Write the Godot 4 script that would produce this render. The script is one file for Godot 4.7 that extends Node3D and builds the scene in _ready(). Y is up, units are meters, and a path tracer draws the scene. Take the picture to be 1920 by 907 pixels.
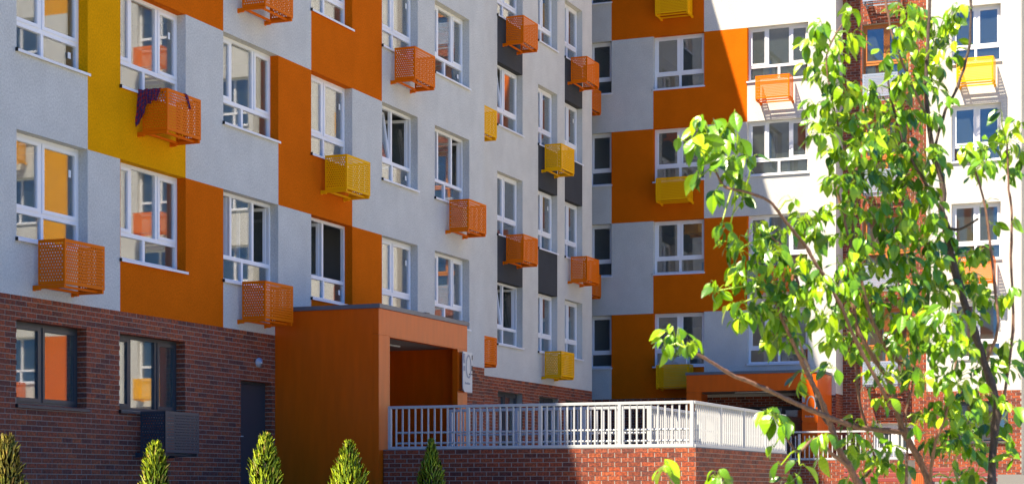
extends Node3D
# Courtyard facade of a new apartment block: shaded left wing, right wing with a sunlit end, two porches, ramp railing, young pear tree.
# World: the left wing's facade is the plane x = 0 and runs away along -z, the right wing's facade is the plane z = -55.2.

const CAM := Vector3(17.67, 0.35, 0.0)
const YAW := 0.386405            # 22.139 degrees
const FOCAL := 3441.0            # of a picture 1920 pixels wide
const HORIZON := 917.0
const BZ := -55.2
const FLOOR := 2.905
const SILL0 := 4.22
const HEAD0 := 5.88

var M := {}
var cache := {}
var taken := {}
var rng := RandomNumberGenerator.new()

# ------------------------------------------------------------------ mesh builder
class MB:
	var v := PackedVector3Array()
	var n := PackedVector3Array()
	var c := PackedColorArray()
	var uv := PackedVector2Array()
	var tone := Color(1, 1, 1)
	func tri(a: Vector3, b: Vector3, d: Vector3, na = null, nb = null, nd = null) -> void:
		var f := (d - a).cross(b - a).normalized()
		v.append(a); v.append(b); v.append(d)
		n.append(f if na == null else na); n.append(f if nb == null else nb); n.append(f if nd == null else nd)
		for i in 3:
			c.append(tone); uv.append(Vector2.ZERO)
	# corners counter-clockwise as seen from the front
	func quad(a: Vector3, b: Vector3, d: Vector3, e: Vector3) -> void:
		tri(a, d, b); tri(a, e, d)
	func quad_uv(a: Vector3, b: Vector3, d: Vector3, e: Vector3, ua: Vector2, ub: Vector2, ud: Vector2, ue: Vector2) -> void:
		var k := uv.size()
		quad(a, b, d, e)
		uv[k] = ua; uv[k + 1] = ud; uv[k + 2] = ub; uv[k + 3] = ua; uv[k + 4] = ue; uv[k + 5] = ud
	func box(lo: Vector3, hi: Vector3, back := true) -> void:
		var x0 := lo.x; var y0 := lo.y; var z0 := lo.z
		var x1 := hi.x; var y1 := hi.y; var z1 := hi.z
		quad(Vector3(x0, y0, z1), Vector3(x1, y0, z1), Vector3(x1, y1, z1), Vector3(x0, y1, z1))
		if back:
			quad(Vector3(x1, y0, z0), Vector3(x0, y0, z0), Vector3(x0, y1, z0), Vector3(x1, y1, z0))
		quad(Vector3(x1, y0, z1), Vector3(x1, y0, z0), Vector3(x1, y1, z0), Vector3(x1, y1, z1))
		quad(Vector3(x0, y0, z0), Vector3(x0, y0, z1), Vector3(x0, y1, z1), Vector3(x0, y1, z0))
		quad(Vector3(x0, y1, z1), Vector3(x1, y1, z1), Vector3(x1, y1, z0), Vector3(x0, y1, z0))
		quad(Vector3(x0, y0, z0), Vector3(x1, y0, z0), Vector3(x1, y0, z1), Vector3(x0, y0, z1))
	# box with its four front edges chamfered
	func bevel(lo: Vector3, hi: Vector3, b: float) -> void:
		var o := [Vector3(lo.x, lo.y, hi.z - b), Vector3(hi.x, lo.y, hi.z - b), Vector3(hi.x, hi.y, hi.z - b), Vector3(lo.x, hi.y, hi.z - b)]
		var i := [Vector3(lo.x + b, lo.y + b, hi.z), Vector3(hi.x - b, lo.y + b, hi.z), Vector3(hi.x - b, hi.y - b, hi.z), Vector3(lo.x + b, hi.y - b, hi.z)]
		quad(i[0], i[1], i[2], i[3])
		for k in 4:
			var m := (k + 1) % 4
			quad(o[k], o[m], i[m], i[k])
			quad(Vector3(o[k].x, o[k].y, lo.z), Vector3(o[m].x, o[m].y, lo.z), o[m], o[k])
		quad(Vector3(hi.x, lo.y, lo.z), lo, Vector3(lo.x, hi.y, lo.z), Vector3(hi.x, hi.y, lo.z))
	# frame of four bars between an outer and an inner rectangle
	func ring(x0: float, y0: float, x1: float, y1: float, t: float, z0: float, z1: float) -> void:
		box(Vector3(x0, y0, z0), Vector3(x1, y0 + t, z1))
		box(Vector3(x0, y1 - t, z0), Vector3(x1, y1, z1))
		box(Vector3(x0, y0 + t, z0), Vector3(x0 + t, y1 - t, z1))
		box(Vector3(x1 - t, y0 + t, z0), Vector3(x1, y1 - t, z1))
	func tube(points: Array, radii: Array, sides := 8, smooth := true) -> void:
		var rings := []
		var side := Vector3.ZERO
		for k in points.size():
			var p: Vector3 = points[k]
			var t: Vector3 = (points[mini(k + 1, points.size() - 1)] - points[maxi(k - 1, 0)]).normalized()
			if side == Vector3.ZERO:
				side = t.cross(Vector3.UP if absf(t.y) < 0.9 else Vector3.RIGHT).normalized()
			side = (side - t * side.dot(t)).normalized()
			var up := t.cross(side)
			var ringp := []
			for j in sides:
				var w := TAU * j / sides
				ringp.append([p + (side * cos(w) + up * sin(w)) * radii[k], side * cos(w) + up * sin(w)])
			rings.append(ringp)
		for k in points.size() - 1:
			for j in sides:
				var a = rings[k][j]; var b = rings[k][(j + 1) % sides]; var d = rings[k + 1][(j + 1) % sides]; var e = rings[k + 1][j]
				if smooth:
					tri(a[0], d[0], b[0], a[1], d[1], b[1]); tri(a[0], e[0], d[0], a[1], e[1], d[1])
				else:
					quad(a[0], b[0], d[0], e[0])
		for end in [0, points.size() - 1]:
			for j in sides:
				var a = rings[end][j][0]; var b = rings[end][(j + 1) % sides][0]
				if end == 0:
					tri(points[0], a, b)
				else:
					tri(points[end], b, a)
	func mesh() -> ArrayMesh:
		var a := []
		a.resize(Mesh.ARRAY_MAX)
		a[Mesh.ARRAY_VERTEX] = v; a[Mesh.ARRAY_NORMAL] = n; a[Mesh.ARRAY_COLOR] = c; a[Mesh.ARRAY_TEX_UV] = uv
		var m := ArrayMesh.new()
		m.add_surface_from_arrays(Mesh.PRIMITIVE_TRIANGLES, a)
		return m

# ------------------------------------------------------------------ scene helpers
func numbered(called: String) -> String:
	var k: int = taken.get(called, -1) + 1
	taken[called] = k
	return called if k == 0 else "%s_%03d" % [called, k]

func thing(called: String, label: String, category: String, at := Transform3D.IDENTITY, group := "") -> Node3D:
	var o := Node3D.new()
	o.name = numbered(called)
	o.transform = at
	add_child(o)
	o.set_meta("label", label)
	o.set_meta("category", category)
	if group != "":
		o.set_meta("group", group)
	return o

func part(parent: Node, called: String, mesh: Mesh, mat: Material, at := Transform3D.IDENTITY) -> MeshInstance3D:
	var o := MeshInstance3D.new()
	o.name = called
	o.mesh = mesh
	o.material_override = mat
	o.transform = at
	parent.add_child(o, true)
	return o

func structure(called: String, mesh: Mesh, mat: Material) -> MeshInstance3D:
	var o := part(self, called, mesh, mat)
	o.set_meta("kind", "structure")
	return o

func stuff(o: Node) -> Node:
	o.set_meta("kind", "stuff")
	return o

func frame_at(o: Vector3, ux: Vector3, uz: Vector3) -> Transform3D:
	return Transform3D(Basis(ux, Vector3.UP, uz), o)

# where a point of the place shows in the 1920 pixel picture: only used to choose which bricks and leaves are built one by one
func seen(p: Vector3) -> Vector3:
	var d := p - CAM
	var x := d.x * cos(YAW) - d.z * sin(YAW)
	var z := -d.x * sin(YAW) - d.z * cos(YAW)
	return Vector3(960 + FOCAL * x / z, HORIZON - FOCAL * d.y / z, z)

# a direction of view (as pixel) and a distance -> place
func place(px: float, py: float, dist: float) -> Vector3:
	var x := (px - 960) / FOCAL * dist
	return Vector3(CAM.x + x * cos(YAW) - dist * sin(YAW), CAM.y + (HORIZON - py) / FOCAL * dist, -(x * sin(YAW) + dist * cos(YAW)))

# ------------------------------------------------------------------ materials
func srgb(r: float, g: float, b: float) -> Color:
	return Color(r, g, b).linear_to_srgb()

func noise_image(size: int, freq: float, octaves: int, seed_: int, lo: float, hi: float, stretch := Vector2.ONE) -> Image:
	var fn := FastNoiseLite.new()
	fn.seed = seed_
	fn.noise_type = FastNoiseLite.TYPE_SIMPLEX_SMOOTH
	fn.frequency = freq
	fn.fractal_octaves = octaves
	var im := fn.get_seamless_image(size, size, false, false, 0.15)
	im.convert(Image.FORMAT_RGB8)
	for y in size:
		for x in size:
			var g := im.get_pixel(x, y).r
			var w := lerpf(lo, hi, g)
			im.set_pixel(x, y, Color(w, w, w))
	return im

func tex(im: Image) -> ImageTexture:
	im.generate_mipmaps()
	return ImageTexture.create_from_image(im)

func mat(called: String, col: Color, rough := 0.8, metal := 0.0) -> StandardMaterial3D:
	var m := StandardMaterial3D.new()
	m.resource_name = called
	m.albedo_color = col
	m.roughness = rough
	m.metallic = metal
	M[called] = m
	return m

func make_materials() -> void:
	# plaster: fine scratched grain plus weak cloudy unevenness, two metres a tile
	var fine := noise_image(512, 0.10, 4, 3, 0.0, 1.0)
	var cloud := noise_image(512, 0.006, 4, 5, 0.0, 1.0)
	var plaster := Image.create(512, 512, false, Image.FORMAT_RGB8)
	for y in 512:
		for x in 512:
			var w := 0.83 + 0.14 * fine.get_pixel(x, y).r + 0.045 * (cloud.get_pixel(x, y).r - 0.5)
			plaster.set_pixel(x, y, Color(w, w, w))
	var plaster_t := tex(plaster)
	var fine_t := tex(fine)
	for p in [["white_plaster", srgb(0.73, 0.71, 0.635)], ["orange_plaster", srgb(0.78, 0.155, 0.003)], ["yellow_plaster", srgb(0.92, 0.40, 0.002)], ["grey_plaster", srgb(0.078, 0.080, 0.084)]]:
		var m := mat(p[0], p[1], 0.92)
		m.albedo_texture = plaster_t
		m.uv1_triplanar = true
		m.uv1_world_triplanar = true
		m.uv1_scale = Vector3(0.47, 0.41, 0.47)
		m.heightmap_enabled = true
		m.heightmap_texture = fine_t
		m.heightmap_scale = 0.35
		m.metallic_specular = 0.15
	# bricks: colour comes per brick as a vertex colour, the texture gives blotches and grain
	var bt := noise_image(512, 0.035, 5, 11, 0.0, 1.0)
	var brick := Image.create(512, 512, false, Image.FORMAT_RGB8)
	for y in 512:
		for x in 512:
			var w := 0.55 + 0.5 * bt.get_pixel(x, y).r + 0.18 * (fine.get_pixel(x, y).r - 0.5)
			brick.set_pixel(x, y, Color(clampf(w, 0, 1), clampf(w, 0, 1), clampf(w, 0, 1)))
	var b := mat("brick", Color.WHITE, 0.82)
	b.vertex_color_use_as_albedo = true
	b.albedo_texture = tex(brick)
	b.uv1_triplanar = true
	b.uv1_world_triplanar = true
	b.uv1_scale = Vector3(0.9, 0.9, 0.9)
	b.heightmap_enabled = true
	b.heightmap_texture = fine_t
	b.heightmap_scale = 0.3
	var mo := mat("mortar", srgb(0.46, 0.41, 0.34), 0.95)
	mo.albedo_texture = plaster_t
	mo.uv1_triplanar = true
	mo.uv1_world_triplanar = true
	mo.uv1_scale = Vector3(1.3, 1.3, 1.3)
	mat("white_frame", srgb(0.80, 0.80, 0.80), 0.32)
	mat("white_metal", srgb(0.72, 0.73, 0.74), 0.4)
	mat("dark_frame", srgb(0.040, 0.047, 0.054), 0.4)
	mat("orange_frame", srgb(0.50, 0.17, 0.03), 0.45)
	mat("black_cap", srgb(0.01, 0.01, 0.01), 0.6)
	var g := mat("glass", Color(0.55, 0.62, 0.60, 0.04), 0.015)
	g.transparency = BaseMaterial3D.TRANSPARENCY_ALPHA
	# sun reflecting coating of the panes: a thin part-mirror
	var gc := mat("glass_coating", Color(0.90, 0.95, 1.0, 0.13), 0.02, 1.0)
	gc.transparency = BaseMaterial3D.TRANSPARENCY_ALPHA
	var blank := Image.create(4, 4, false, Image.FORMAT_RGBA8)
	blank.fill(Color.WHITE)
	gc.albedo_texture = ImageTexture.create_from_image(blank)
	mat("room", srgb(0.30, 0.29, 0.27), 0.9)
	mat("sticker", srgb(0.75, 0.75, 0.72), 0.7)
	mat("orange_metal", srgb(0.74, 0.150, 0.001), 0.50).metallic_specular = 0.2
	mat("yellow_metal", srgb(0.86, 0.41, 0.001), 0.50).metallic_specular = 0.2
	mat("blue_grey_metal", srgb(0.27, 0.32, 0.40), 0.38)
	mat("dark_metal", srgb(0.040, 0.048, 0.060), 0.4)
	# composite panels of the porches: satin, faintly streaked
	var streak := noise_image(256, 0.02, 4, 21, 0.92, 1.0)
	var pm := mat("porch_panel", srgb(0.74, 0.120, 0.002), 0.30)
	pm.metallic_specular = 0.4
	pm.albedo_texture = tex(streak)
	pm.uv1_triplanar = true
	pm.uv1_world_triplanar = true
	pm.uv1_scale = Vector3(0.8, 0.12, 0.8)
	mat("fascia", srgb(0.11, 0.125, 0.14), 0.4)
	mat("railing_paint", srgb(0.46, 0.47, 0.46), 0.38)
	mat("concrete", srgb(0.19, 0.185, 0.175), 0.9)
	mat("sign_white", srgb(0.66, 0.63, 0.55), 0.4)
	mat("sign_grey", srgb(0.30, 0.31, 0.33), 0.5)
	mat("sign_black", srgb(0.02, 0.02, 0.022), 0.5)
	mat("lamp_glass", srgb(0.72, 0.73, 0.75), 0.3)
	mat("bench_wood", srgb(0.24, 0.048, 0.040), 0.5)
	mat("bin_wood", srgb(0.55, 0.095, 0.015), 0.5)
	mat("ac_unit", srgb(0.42, 0.46, 0.50), 0.45)
	mat("hose", srgb(0.75, 0.76, 0.78), 0.5)
	for p in [["thuja_bright", srgb(0.05, 0.065, 0.004)], ["thuja_brown", srgb(0.05, 0.04, 0.006)]]:
		var m := mat(p[0], Color.WHITE, 0.6)
		m.vertex_color_use_as_albedo = true
		m.backlight_enabled = true
		m.backlight = p[1]
	var bark := mat("bark", srgb(0.36, 0.185, 0.11), 0.7)
	var barkn := noise_image(256, 0.05, 4, 31, 0.55, 1.0)
	bark.albedo_texture = tex(barkn)
	bark.uv1_triplanar = true
	bark.uv1_world_triplanar = true
	bark.uv1_scale = Vector3(9, 4, 9)
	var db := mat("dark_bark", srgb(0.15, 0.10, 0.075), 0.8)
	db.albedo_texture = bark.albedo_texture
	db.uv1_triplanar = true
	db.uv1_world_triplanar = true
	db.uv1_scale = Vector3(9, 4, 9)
	var k := 0
	for col in [Vector3(0.115, 0.265, 0.004), Vector3(0.205, 0.385, 0.005), Vector3(0.33, 0.50, 0.007), Vector3(0.052, 0.14, 0.005)]:
		var m := mat("leaf_%d" % k, srgb(col.x, col.y, col.z), 0.30)
		m.backlight_enabled = true
		m.backlight = [srgb(0.035, 0.065, 0.001), srgb(0.06, 0.09, 0.001), srgb(0.085, 0.11, 0.002), srgb(0.014, 0.028, 0.001)][k]
		k += 1
	var gr := mat("ground", srgb(0.38, 0.375, 0.28), 0.95)
	gr.albedo_texture = plaster_t
	gr.uv1_triplanar = true
	gr.uv1_world_triplanar = true

# ------------------------------------------------------------------ facades
# colour_of(u, v) -> material name; holes: [u0, u1, v0, v1]. Local axes: x along the wall, y up, z out of it.
func facade(parent: Node3D, u0: float, u1: float, v0: float, v1: float, z: float, holes: Array, colour_of: Callable, cuts_u: Array, cuts_v: Array, depth := 0.18) -> void:
	var us := [u0, u1]
	var vs := [v0, v1]
	for x in cuts_u:
		if x > u0 and x < u1: us.append(x)
	for y in cuts_v:
		if y > v0 and y < v1: vs.append(y)
	for h in holes:
		us.append(h[0]); us.append(h[1]); vs.append(h[2]); vs.append(h[3])
	us.sort(); vs.sort()
	var uu := [us[0]]
	for x in us:
		if x - uu[-1] > 0.001: uu.append(x)
	var vv := [vs[0]]
	for y in vs:
		if y - vv[-1] > 0.001: vv.append(y)
	var nu := uu.size() - 1
	var nv := vv.size() - 1
	# colour of each cell, then patches of one colour that hang together
	var cell := []
	var patch := []
	for j in nv:
		for i in nu:
			var cu: float = (uu[i] + uu[i + 1]) / 2
			var cv: float = (vv[j] + vv[j + 1]) / 2
			var here: String = colour_of.call(cu, cv)
			for h in holes:
				if cu > h[0] and cu < h[1] and cv > h[2] and cv < h[3]:
					here = ""
					break
			cell.append(here)
			patch.append(-1)
	var made := []
	var colours := []
	for first in cell.size():
		if cell[first] == "" or patch[first] >= 0: continue
		var id := made.size()
		made.append(MB.new())
		colours.append(cell[first])
		var todo := [first]
		patch[first] = id
		while todo.size() > 0:
			var k: int = todo.pop_back()
			var i := k % nu
			var j := k / nu
			for d in [[-1, 0], [1, 0], [0, -1], [0, 1]]:
				var x: int = i + d[0]
				var y: int = j + d[1]
				if x < 0 or y < 0 or x >= nu or y >= nv: continue
				var m: int = y * nu + x
				if patch[m] < 0 and cell[m] == cell[first]:
					patch[m] = id
					todo.append(m)
	for j in nv:
		var i := 0
		while i < nu:
			var id: int = patch[j * nu + i]
			var e := i + 1
			while e < nu and patch[j * nu + e] == id: e += 1
			if id >= 0:
				made[id].quad(Vector3(uu[i], vv[j], z), Vector3(uu[e], vv[j], z), Vector3(uu[e], vv[j + 1], z), Vector3(uu[i], vv[j + 1], z))
			i = e
	var patch_at := func(u: float, v: float) -> int:
		for j in nv:
			if v < vv[j] or v > vv[j + 1]: continue
			for i in nu:
				if u >= uu[i] and u <= uu[i + 1]: return patch[j * nu + i]
		return -1
	for h in holes:
		var mid: float = (h[2] + h[3]) / 2
		var sides := [[h[0] - 0.01, mid, Vector3(h[0], h[2], z), Vector3(h[0], h[2], z - depth), Vector3(h[0], h[3], z - depth), Vector3(h[0], h[3], z)],
			[h[1] + 0.01, mid, Vector3(h[1], h[2], z - depth), Vector3(h[1], h[2], z), Vector3(h[1], h[3], z), Vector3(h[1], h[3], z - depth)],
			[(h[0] + h[1]) / 2, h[3] + 0.01, Vector3(h[0], h[3], z - depth), Vector3(h[1], h[3], z - depth), Vector3(h[1], h[3], z), Vector3(h[0], h[3], z)],
			[(h[0] + h[1]) / 2, h[2] - 0.01, Vector3(h[0], h[2], z), Vector3(h[1], h[2], z), Vector3(h[1], h[2], z - depth), Vector3(h[0], h[2], z - depth)]]
		for q in sides:
			var id: int = patch_at.call(clampf(q[0], u0, u1), clampf(q[1], v0, v1))
			if id >= 0:
				made[id].quad(q[2], q[3], q[4], q[5])
	for k in made.size():
		part(parent, {"white_plaster": "white_wall", "orange_plaster": "orange_wall", "yellow_plaster": "yellow_wall", "grey_plaster": "dark_grey_wall", "mortar": "mortar_wall"}[colours[k]], made[k].mesh(), M[colours[k]])

func pane_mesh(w: float, h: float) -> Mesh:
	var key := "pane %.3f %.3f" % [w, h]
	if not cache.has(key):
		var b := MB.new()
		for z in [0.0, -0.020]:
			b.quad(Vector3(0, 0, z), Vector3(w, 0, z), Vector3(w, h, z), Vector3(0, h, z))
			b.quad(Vector3(w, 0, z - 0.004), Vector3(0, 0, z - 0.004), Vector3(0, h, z - 0.004), Vector3(w, h, z - 0.004))
		var m := b.mesh()
		m.surface_set_material(0, M.glass)
		var k := MB.new()
		k.quad(Vector3(0, 0, -0.006), Vector3(w, 0, -0.006), Vector3(w, h, -0.006), Vector3(0, h, -0.006))
		var a := k.mesh().surface_get_arrays(0)
		m.add_surface_from_arrays(Mesh.PRIMITIVE_TRIANGLES, a)
		m.surface_set_material(1, M.glass_coating)
		cache[key] = m
	return cache[key]

func sash_mesh(w: float, h: float, t: float) -> Mesh:
	var key := "sash %.3f %.3f %.3f" % [w, h, t]
	if not cache.has(key):
		var b := MB.new()
		b.ring(0, 0, w, h, t, -0.05, 0.016)
		b.ring(t - 0.002, t - 0.002, w - t + 0.002, h - t + 0.002, 0.008, -0.03, 0.006)
		cache[key] = b.mesh()
	return cache[key]

# a window in local axes of its wall; upper: widths of the upper lights as shares, with a code for each: s sash, f fixed, o swung open, t tilted
func window(parent: Node3D, u0: float, u1: float, v0: float, v1: float, z: float, upper: Array, codes: String, lower: Array, low_h: float, frame := "white_frame", sill := true) -> Node3D:
	var w := u1 - u0
	var h := v1 - v0
	var o := Node3D.new()
	o.name = "window"
	o.position = Vector3(u0, v0, z)
	parent.add_child(o, true)
	var fw := 0.06
	var key := "frame %.3f %.3f %s %s %.2f" % [w, h, str(upper), str(lower), low_h]
	var b := MB.new()
	var lights := []
	var trans := 0.075
	var y_up := fw
	if lower.size() > 0:
		y_up = low_h + trans
	var total := 0.0
	for x in upper: total += x
	var x0 := fw
	var mull := 0.07
	var avail := w - 2 * fw - mull * (upper.size() - 1)
	for k in upper.size():
		var lw: float = avail * upper[k] / total
		lights.append([x0, y_up, lw, h - fw - y_up, codes[k]])
		if k < upper.size() - 1:
			b.box(Vector3(x0 + lw, y_up, -0.07), Vector3(x0 + lw + mull, h - fw, 0.0))
		x0 += lw + mull
	if lower.size() > 0:
		b.box(Vector3(fw, low_h, -0.07), Vector3(w - fw, low_h + trans, 0.004))
		total = 0.0
		for x in lower: total += x
		x0 = fw
		avail = w - 2 * fw - mull * (lower.size() - 1)
		for k in lower.size():
			var lw: float = avail * lower[k] / total
			lights.append([x0, fw, lw, low_h - fw, "f"])
			if k < lower.size() - 1:
				b.box(Vector3(x0 + lw, fw, -0.07), Vector3(x0 + lw + mull, low_h, 0.0))
			x0 += lw + mull
	b.ring(0, 0, w, h, fw, -0.07, 0.0)
	if not cache.has(key):
		cache[key] = b.mesh()
	part(o, "frame", cache[key], M[frame])
	for l in lights:
		if l[4] == "f":
			part(o, "pane", pane_mesh(l[2], l[3]), null, Transform3D(Basis.IDENTITY, Vector3(l[0], l[1], -0.03)))
			continue
		var t := 0.055
		var at := Transform3D(Basis.IDENTITY, Vector3(l[0], l[1], 0.0))
		if l[4] == "o":       # swung into the room on its right side
			at = Transform3D(Basis(Vector3.UP, deg_to_rad(-76)), Vector3(l[0] + l[2], l[1], -0.07)) * Transform3D(Basis.IDENTITY, Vector3(-l[2], 0, 0.0))
		elif l[4] == "p":     # swung into the room on its left side
			at = Transform3D(Basis(Vector3.UP, deg_to_rad(80)), Vector3(l[0], l[1], -0.07))
		elif l[4] == "t":
			at = Transform3D(Basis(Vector3.RIGHT, deg_to_rad(-8)), Vector3(l[0], l[1], -0.02))
		part(o, "sash", sash_mesh(l[2], l[3], t), M[frame], at)
		part(o, "pane", pane_mesh(l[2] - 2 * t, l[3] - 2 * t), null, at * Transform3D(Basis.IDENTITY, Vector3(t, t, -0.012)))
	if sill:
		var sk := "sill %.3f %s" % [w, frame]
		if not cache.has(sk):
			var s := MB.new()
			var d := 0.18
			s.quad(Vector3(0.0, 0.012, 0.002), Vector3(0.0, -0.012, d + 0.045), Vector3(w, -0.012, d + 0.045), Vector3(w, 0.012, 0.002))
			s.quad(Vector3(-0.02, -0.055, d + 0.045), Vector3(w + 0.03, -0.055, d + 0.045), Vector3(w + 0.03, -0.012, d + 0.045), Vector3(-0.02, -0.012, d + 0.045))
			s.quad(Vector3(-0.02, -0.012, d + 0.045), Vector3(w + 0.03, -0.012, d + 0.045), Vector3(w + 0.03, -0.004, d + 0.002), Vector3(-0.02, -0.004, d + 0.002))
			s.quad(Vector3(w + 0.03, -0.055, d + 0.045), Vector3(w + 0.03, -0.035, d + 0.004), Vector3(w + 0.03, -0.004, d + 0.004), Vector3(w + 0.03, -0.012, d + 0.045))
			s.quad(Vector3(-0.02, -0.055, d + 0.045), Vector3(-0.02, -0.035, d + 0.004), Vector3(w + 0.03, -0.035, d + 0.004), Vector3(w + 0.03, -0.055, d + 0.045))
			cache[sk] = s.mesh()
			var cp := MB.new()
			cp.box(Vector3(-0.032, -0.057, d + 0.003), Vector3(-0.021, 0.002, d + 0.05))
			cache[sk + " cap"] = cp.mesh()
		part(o, "sill", cache[sk], M.white_metal if frame == "white_frame" else M.dark_frame)
		part(o, "sill_cap", cache[sk + " cap"], M.black_cap)
	return o

func sticker(win: Node3D, x: float, y: float, w := 0.09, h := 0.13) -> void:
	var b := MB.new()
	b.box(Vector3(0, 0, 0), Vector3(w, h, 0.001))
	part(win, "sticker", b.mesh(), M.sticker, Transform3D(Basis.IDENTITY, Vector3(x, y, -0.010)))

# rooms behind a facade: floors, a rear wall, partitions, a roof (local axes, one mesh)
func rooms(parent: Node3D, u0: float, u1: float, z: float, back: float, top: float, walls: Array) -> void:
	var b := MB.new()
	for k in range(-1, 8):
		var y := SILL0 + FLOOR * k - 0.95
		if y > top - 1: break
		b.box(Vector3(u0 + 0.05, y - 0.22, back), Vector3(u1 - 0.05, y, z - 0.3))
	b.box(Vector3(u0, 0, back - 0.3), Vector3(u1, top, back))
	for x in walls:
		b.box(Vector3(x - 0.06, 0, back), Vector3(x + 0.06, top - 0.02, z - 0.3))
	b.box(Vector3(u0, 0, back), Vector3(u0 + 0.04, top, z - 0.02))
	b.box(Vector3(u1 - 0.04, 0, back), Vector3(u1, top, z - 0.02))
	part(parent, "interior", b.mesh(), M.room)
	var r := MB.new()
	r.box(Vector3(u0, top + 0.001, back - 0.3), Vector3(u1, top + 0.3, z - 0.003))
	part(parent, "roof", r.mesh(), M.fascia)

# ------------------------------------------------------------------ brickwork
const BRICK_TONES := [Vector3(0.44, 0.088, 0.028), Vector3(0.36, 0.074, 0.026), Vector3(0.50, 0.112, 0.034), Vector3(0.30, 0.064, 0.026), Vector3(0.40, 0.098, 0.040), Vector3(0.22, 0.056, 0.032), Vector3(0.47, 0.090, 0.024), Vector3(0.34, 0.080, 0.034)]

func unit_brick(tone: int) -> Mesh:
	var key := "brick %d" % tone
	if not cache.has(key):
		var b := MB.new()
		var t: Vector3 = BRICK_TONES[tone]
		b.tone = Color(t.x, t.y, t.z)
		b.bevel(Vector3(0, 0, -1), Vector3(1, 1, 0), 0.0)
		cache[key] = b.mesh()
	return cache[key]

# list of bricks [x0, x1, y0, y1, z, tone] of a wall in local axes
func brick_list(u0: float, u1: float, v0: float, v1: float, z: float, length: float, holes: Array, seed_: int, odd := 0) -> Array:
	var r := RandomNumberGenerator.new()
	r.seed = seed_
	var out := []
	var course := 0.0832
	var joint := 0.0115
	var row := 0
	var y := v1
	while y > v0 + 0.02:
		var y0 := maxf(y - course + joint, v0)
		var spans := [[u0, u1]]
		var clipped := []
		for h in holes:
			if y > h[2] + 0.012 and y0 < h[3] - 0.012:
				if y - h[3] > 0.012: clipped.append([maxf(h[0], u0), minf(h[1], u1), h[3], y])
				if h[2] - y0 > 0.012: clipped.append([maxf(h[0], u0), minf(h[1], u1), y0, h[2]])
				var rest := []
				for s in spans:
					if h[1] <= s[0] or h[0] >= s[1]:
						rest.append(s)
						continue
					if h[0] > s[0]: rest.append([s[0], h[0]])
					if h[1] < s[1]: rest.append([h[1], s[1]])
				spans = rest
		var shift := length / 2 if (row + odd) % 2 == 1 else 0.0
		for s in spans + clipped:
			var x: float = u0 + floorf((s[0] - u0 - shift) / length) * length + shift
			while x < s[1]:
				var a := maxf(x, s[0])
				var e := minf(x + length - 0.019, s[1])
				if e - a > 0.025:
					out.append([a, e, y0 if s.size() < 3 else s[2], y if s.size() < 3 else s[3], z + r.randf_range(-0.0015, 0.0025), r.randi_range(0, BRICK_TONES.size() - 1)])
				x += length
		y -= course
		row += 1
	return out

# the largest in the picture become parts of their own, the others one part
func lay_bricks(parent: Node3D, at: Transform3D, bricks: Array, singles: int) -> void:
	var scored := []
	for k in bricks.size():
		var q = bricks[k]
		var p := at * Vector3((q[0] + q[1]) / 2, (q[2] + q[3]) / 2, q[4])
		var s := seen(p)
		var e := seen(at * Vector3(q[1], q[3], q[4])) - seen(at * Vector3(q[0], q[2], q[4]))
		var area := absf(e.x * e.y)
		if s.x < 0 or s.x > 1920 or s.y < 0 or s.y > 907:
			area = 0
		if q.size() > 6:
			area = 0
		scored.append([area, k])
	scored.sort_custom(func(a, b): return a[0] > b[0] or (a[0] == b[0] and a[1] < b[1]))
	var local := parent.global_transform.affine_inverse() * at
	var rest := MB.new()
	for k in scored.size():
		var q = bricks[scored[k][1]]
		if k < singles and scored[k][0] > 0:
			part(parent, "brick", unit_brick(q[5]), M.brick, local * Transform3D(Basis.from_scale(Vector3(q[1] - q[0], q[3] - q[2], 0.014)), Vector3(q[0], q[2], q[4])))
		else:
			var t: Vector3 = BRICK_TONES[q[5]]
			rest.tone = Color(t.x, t.y, t.z)
			var d: float = q[6] if q.size() > 6 else 0.014
			rest.box(Vector3(q[0], q[2], q[4] - d), Vector3(q[1], q[3], q[4]), false)
	if rest.v.size() > 0:
		stuff(part(parent, "bricks", rest.mesh(), M.brick, local))

# bricks of the far reveal of an opening
func reveal_bricks(h: Array, v1: float, depth: float, out: Array) -> void:
	var y := v1
	var k := 0
	while y > h[2]:
		if y < h[3] + 0.05 and minf(y, h[3]) - maxf(y - 0.0702, h[2]) > 0.01:
			out.append([h[1] - 0.004, h[1] + 0.006, maxf(y - 0.0702, h[2]), minf(y, h[3]), -0.004, (k * 5) % 8, depth])
		y -= 0.0832
		k += 1
	var x: float = h[0]
	while x < h[1] - 0.01:
		out.append([x, minf(x + 0.245, h[1]), h[3] - 0.006, h[3] + 0.004, -0.004, (k * 3) % 8, depth])
		x += 0.258
		k += 1

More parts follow.
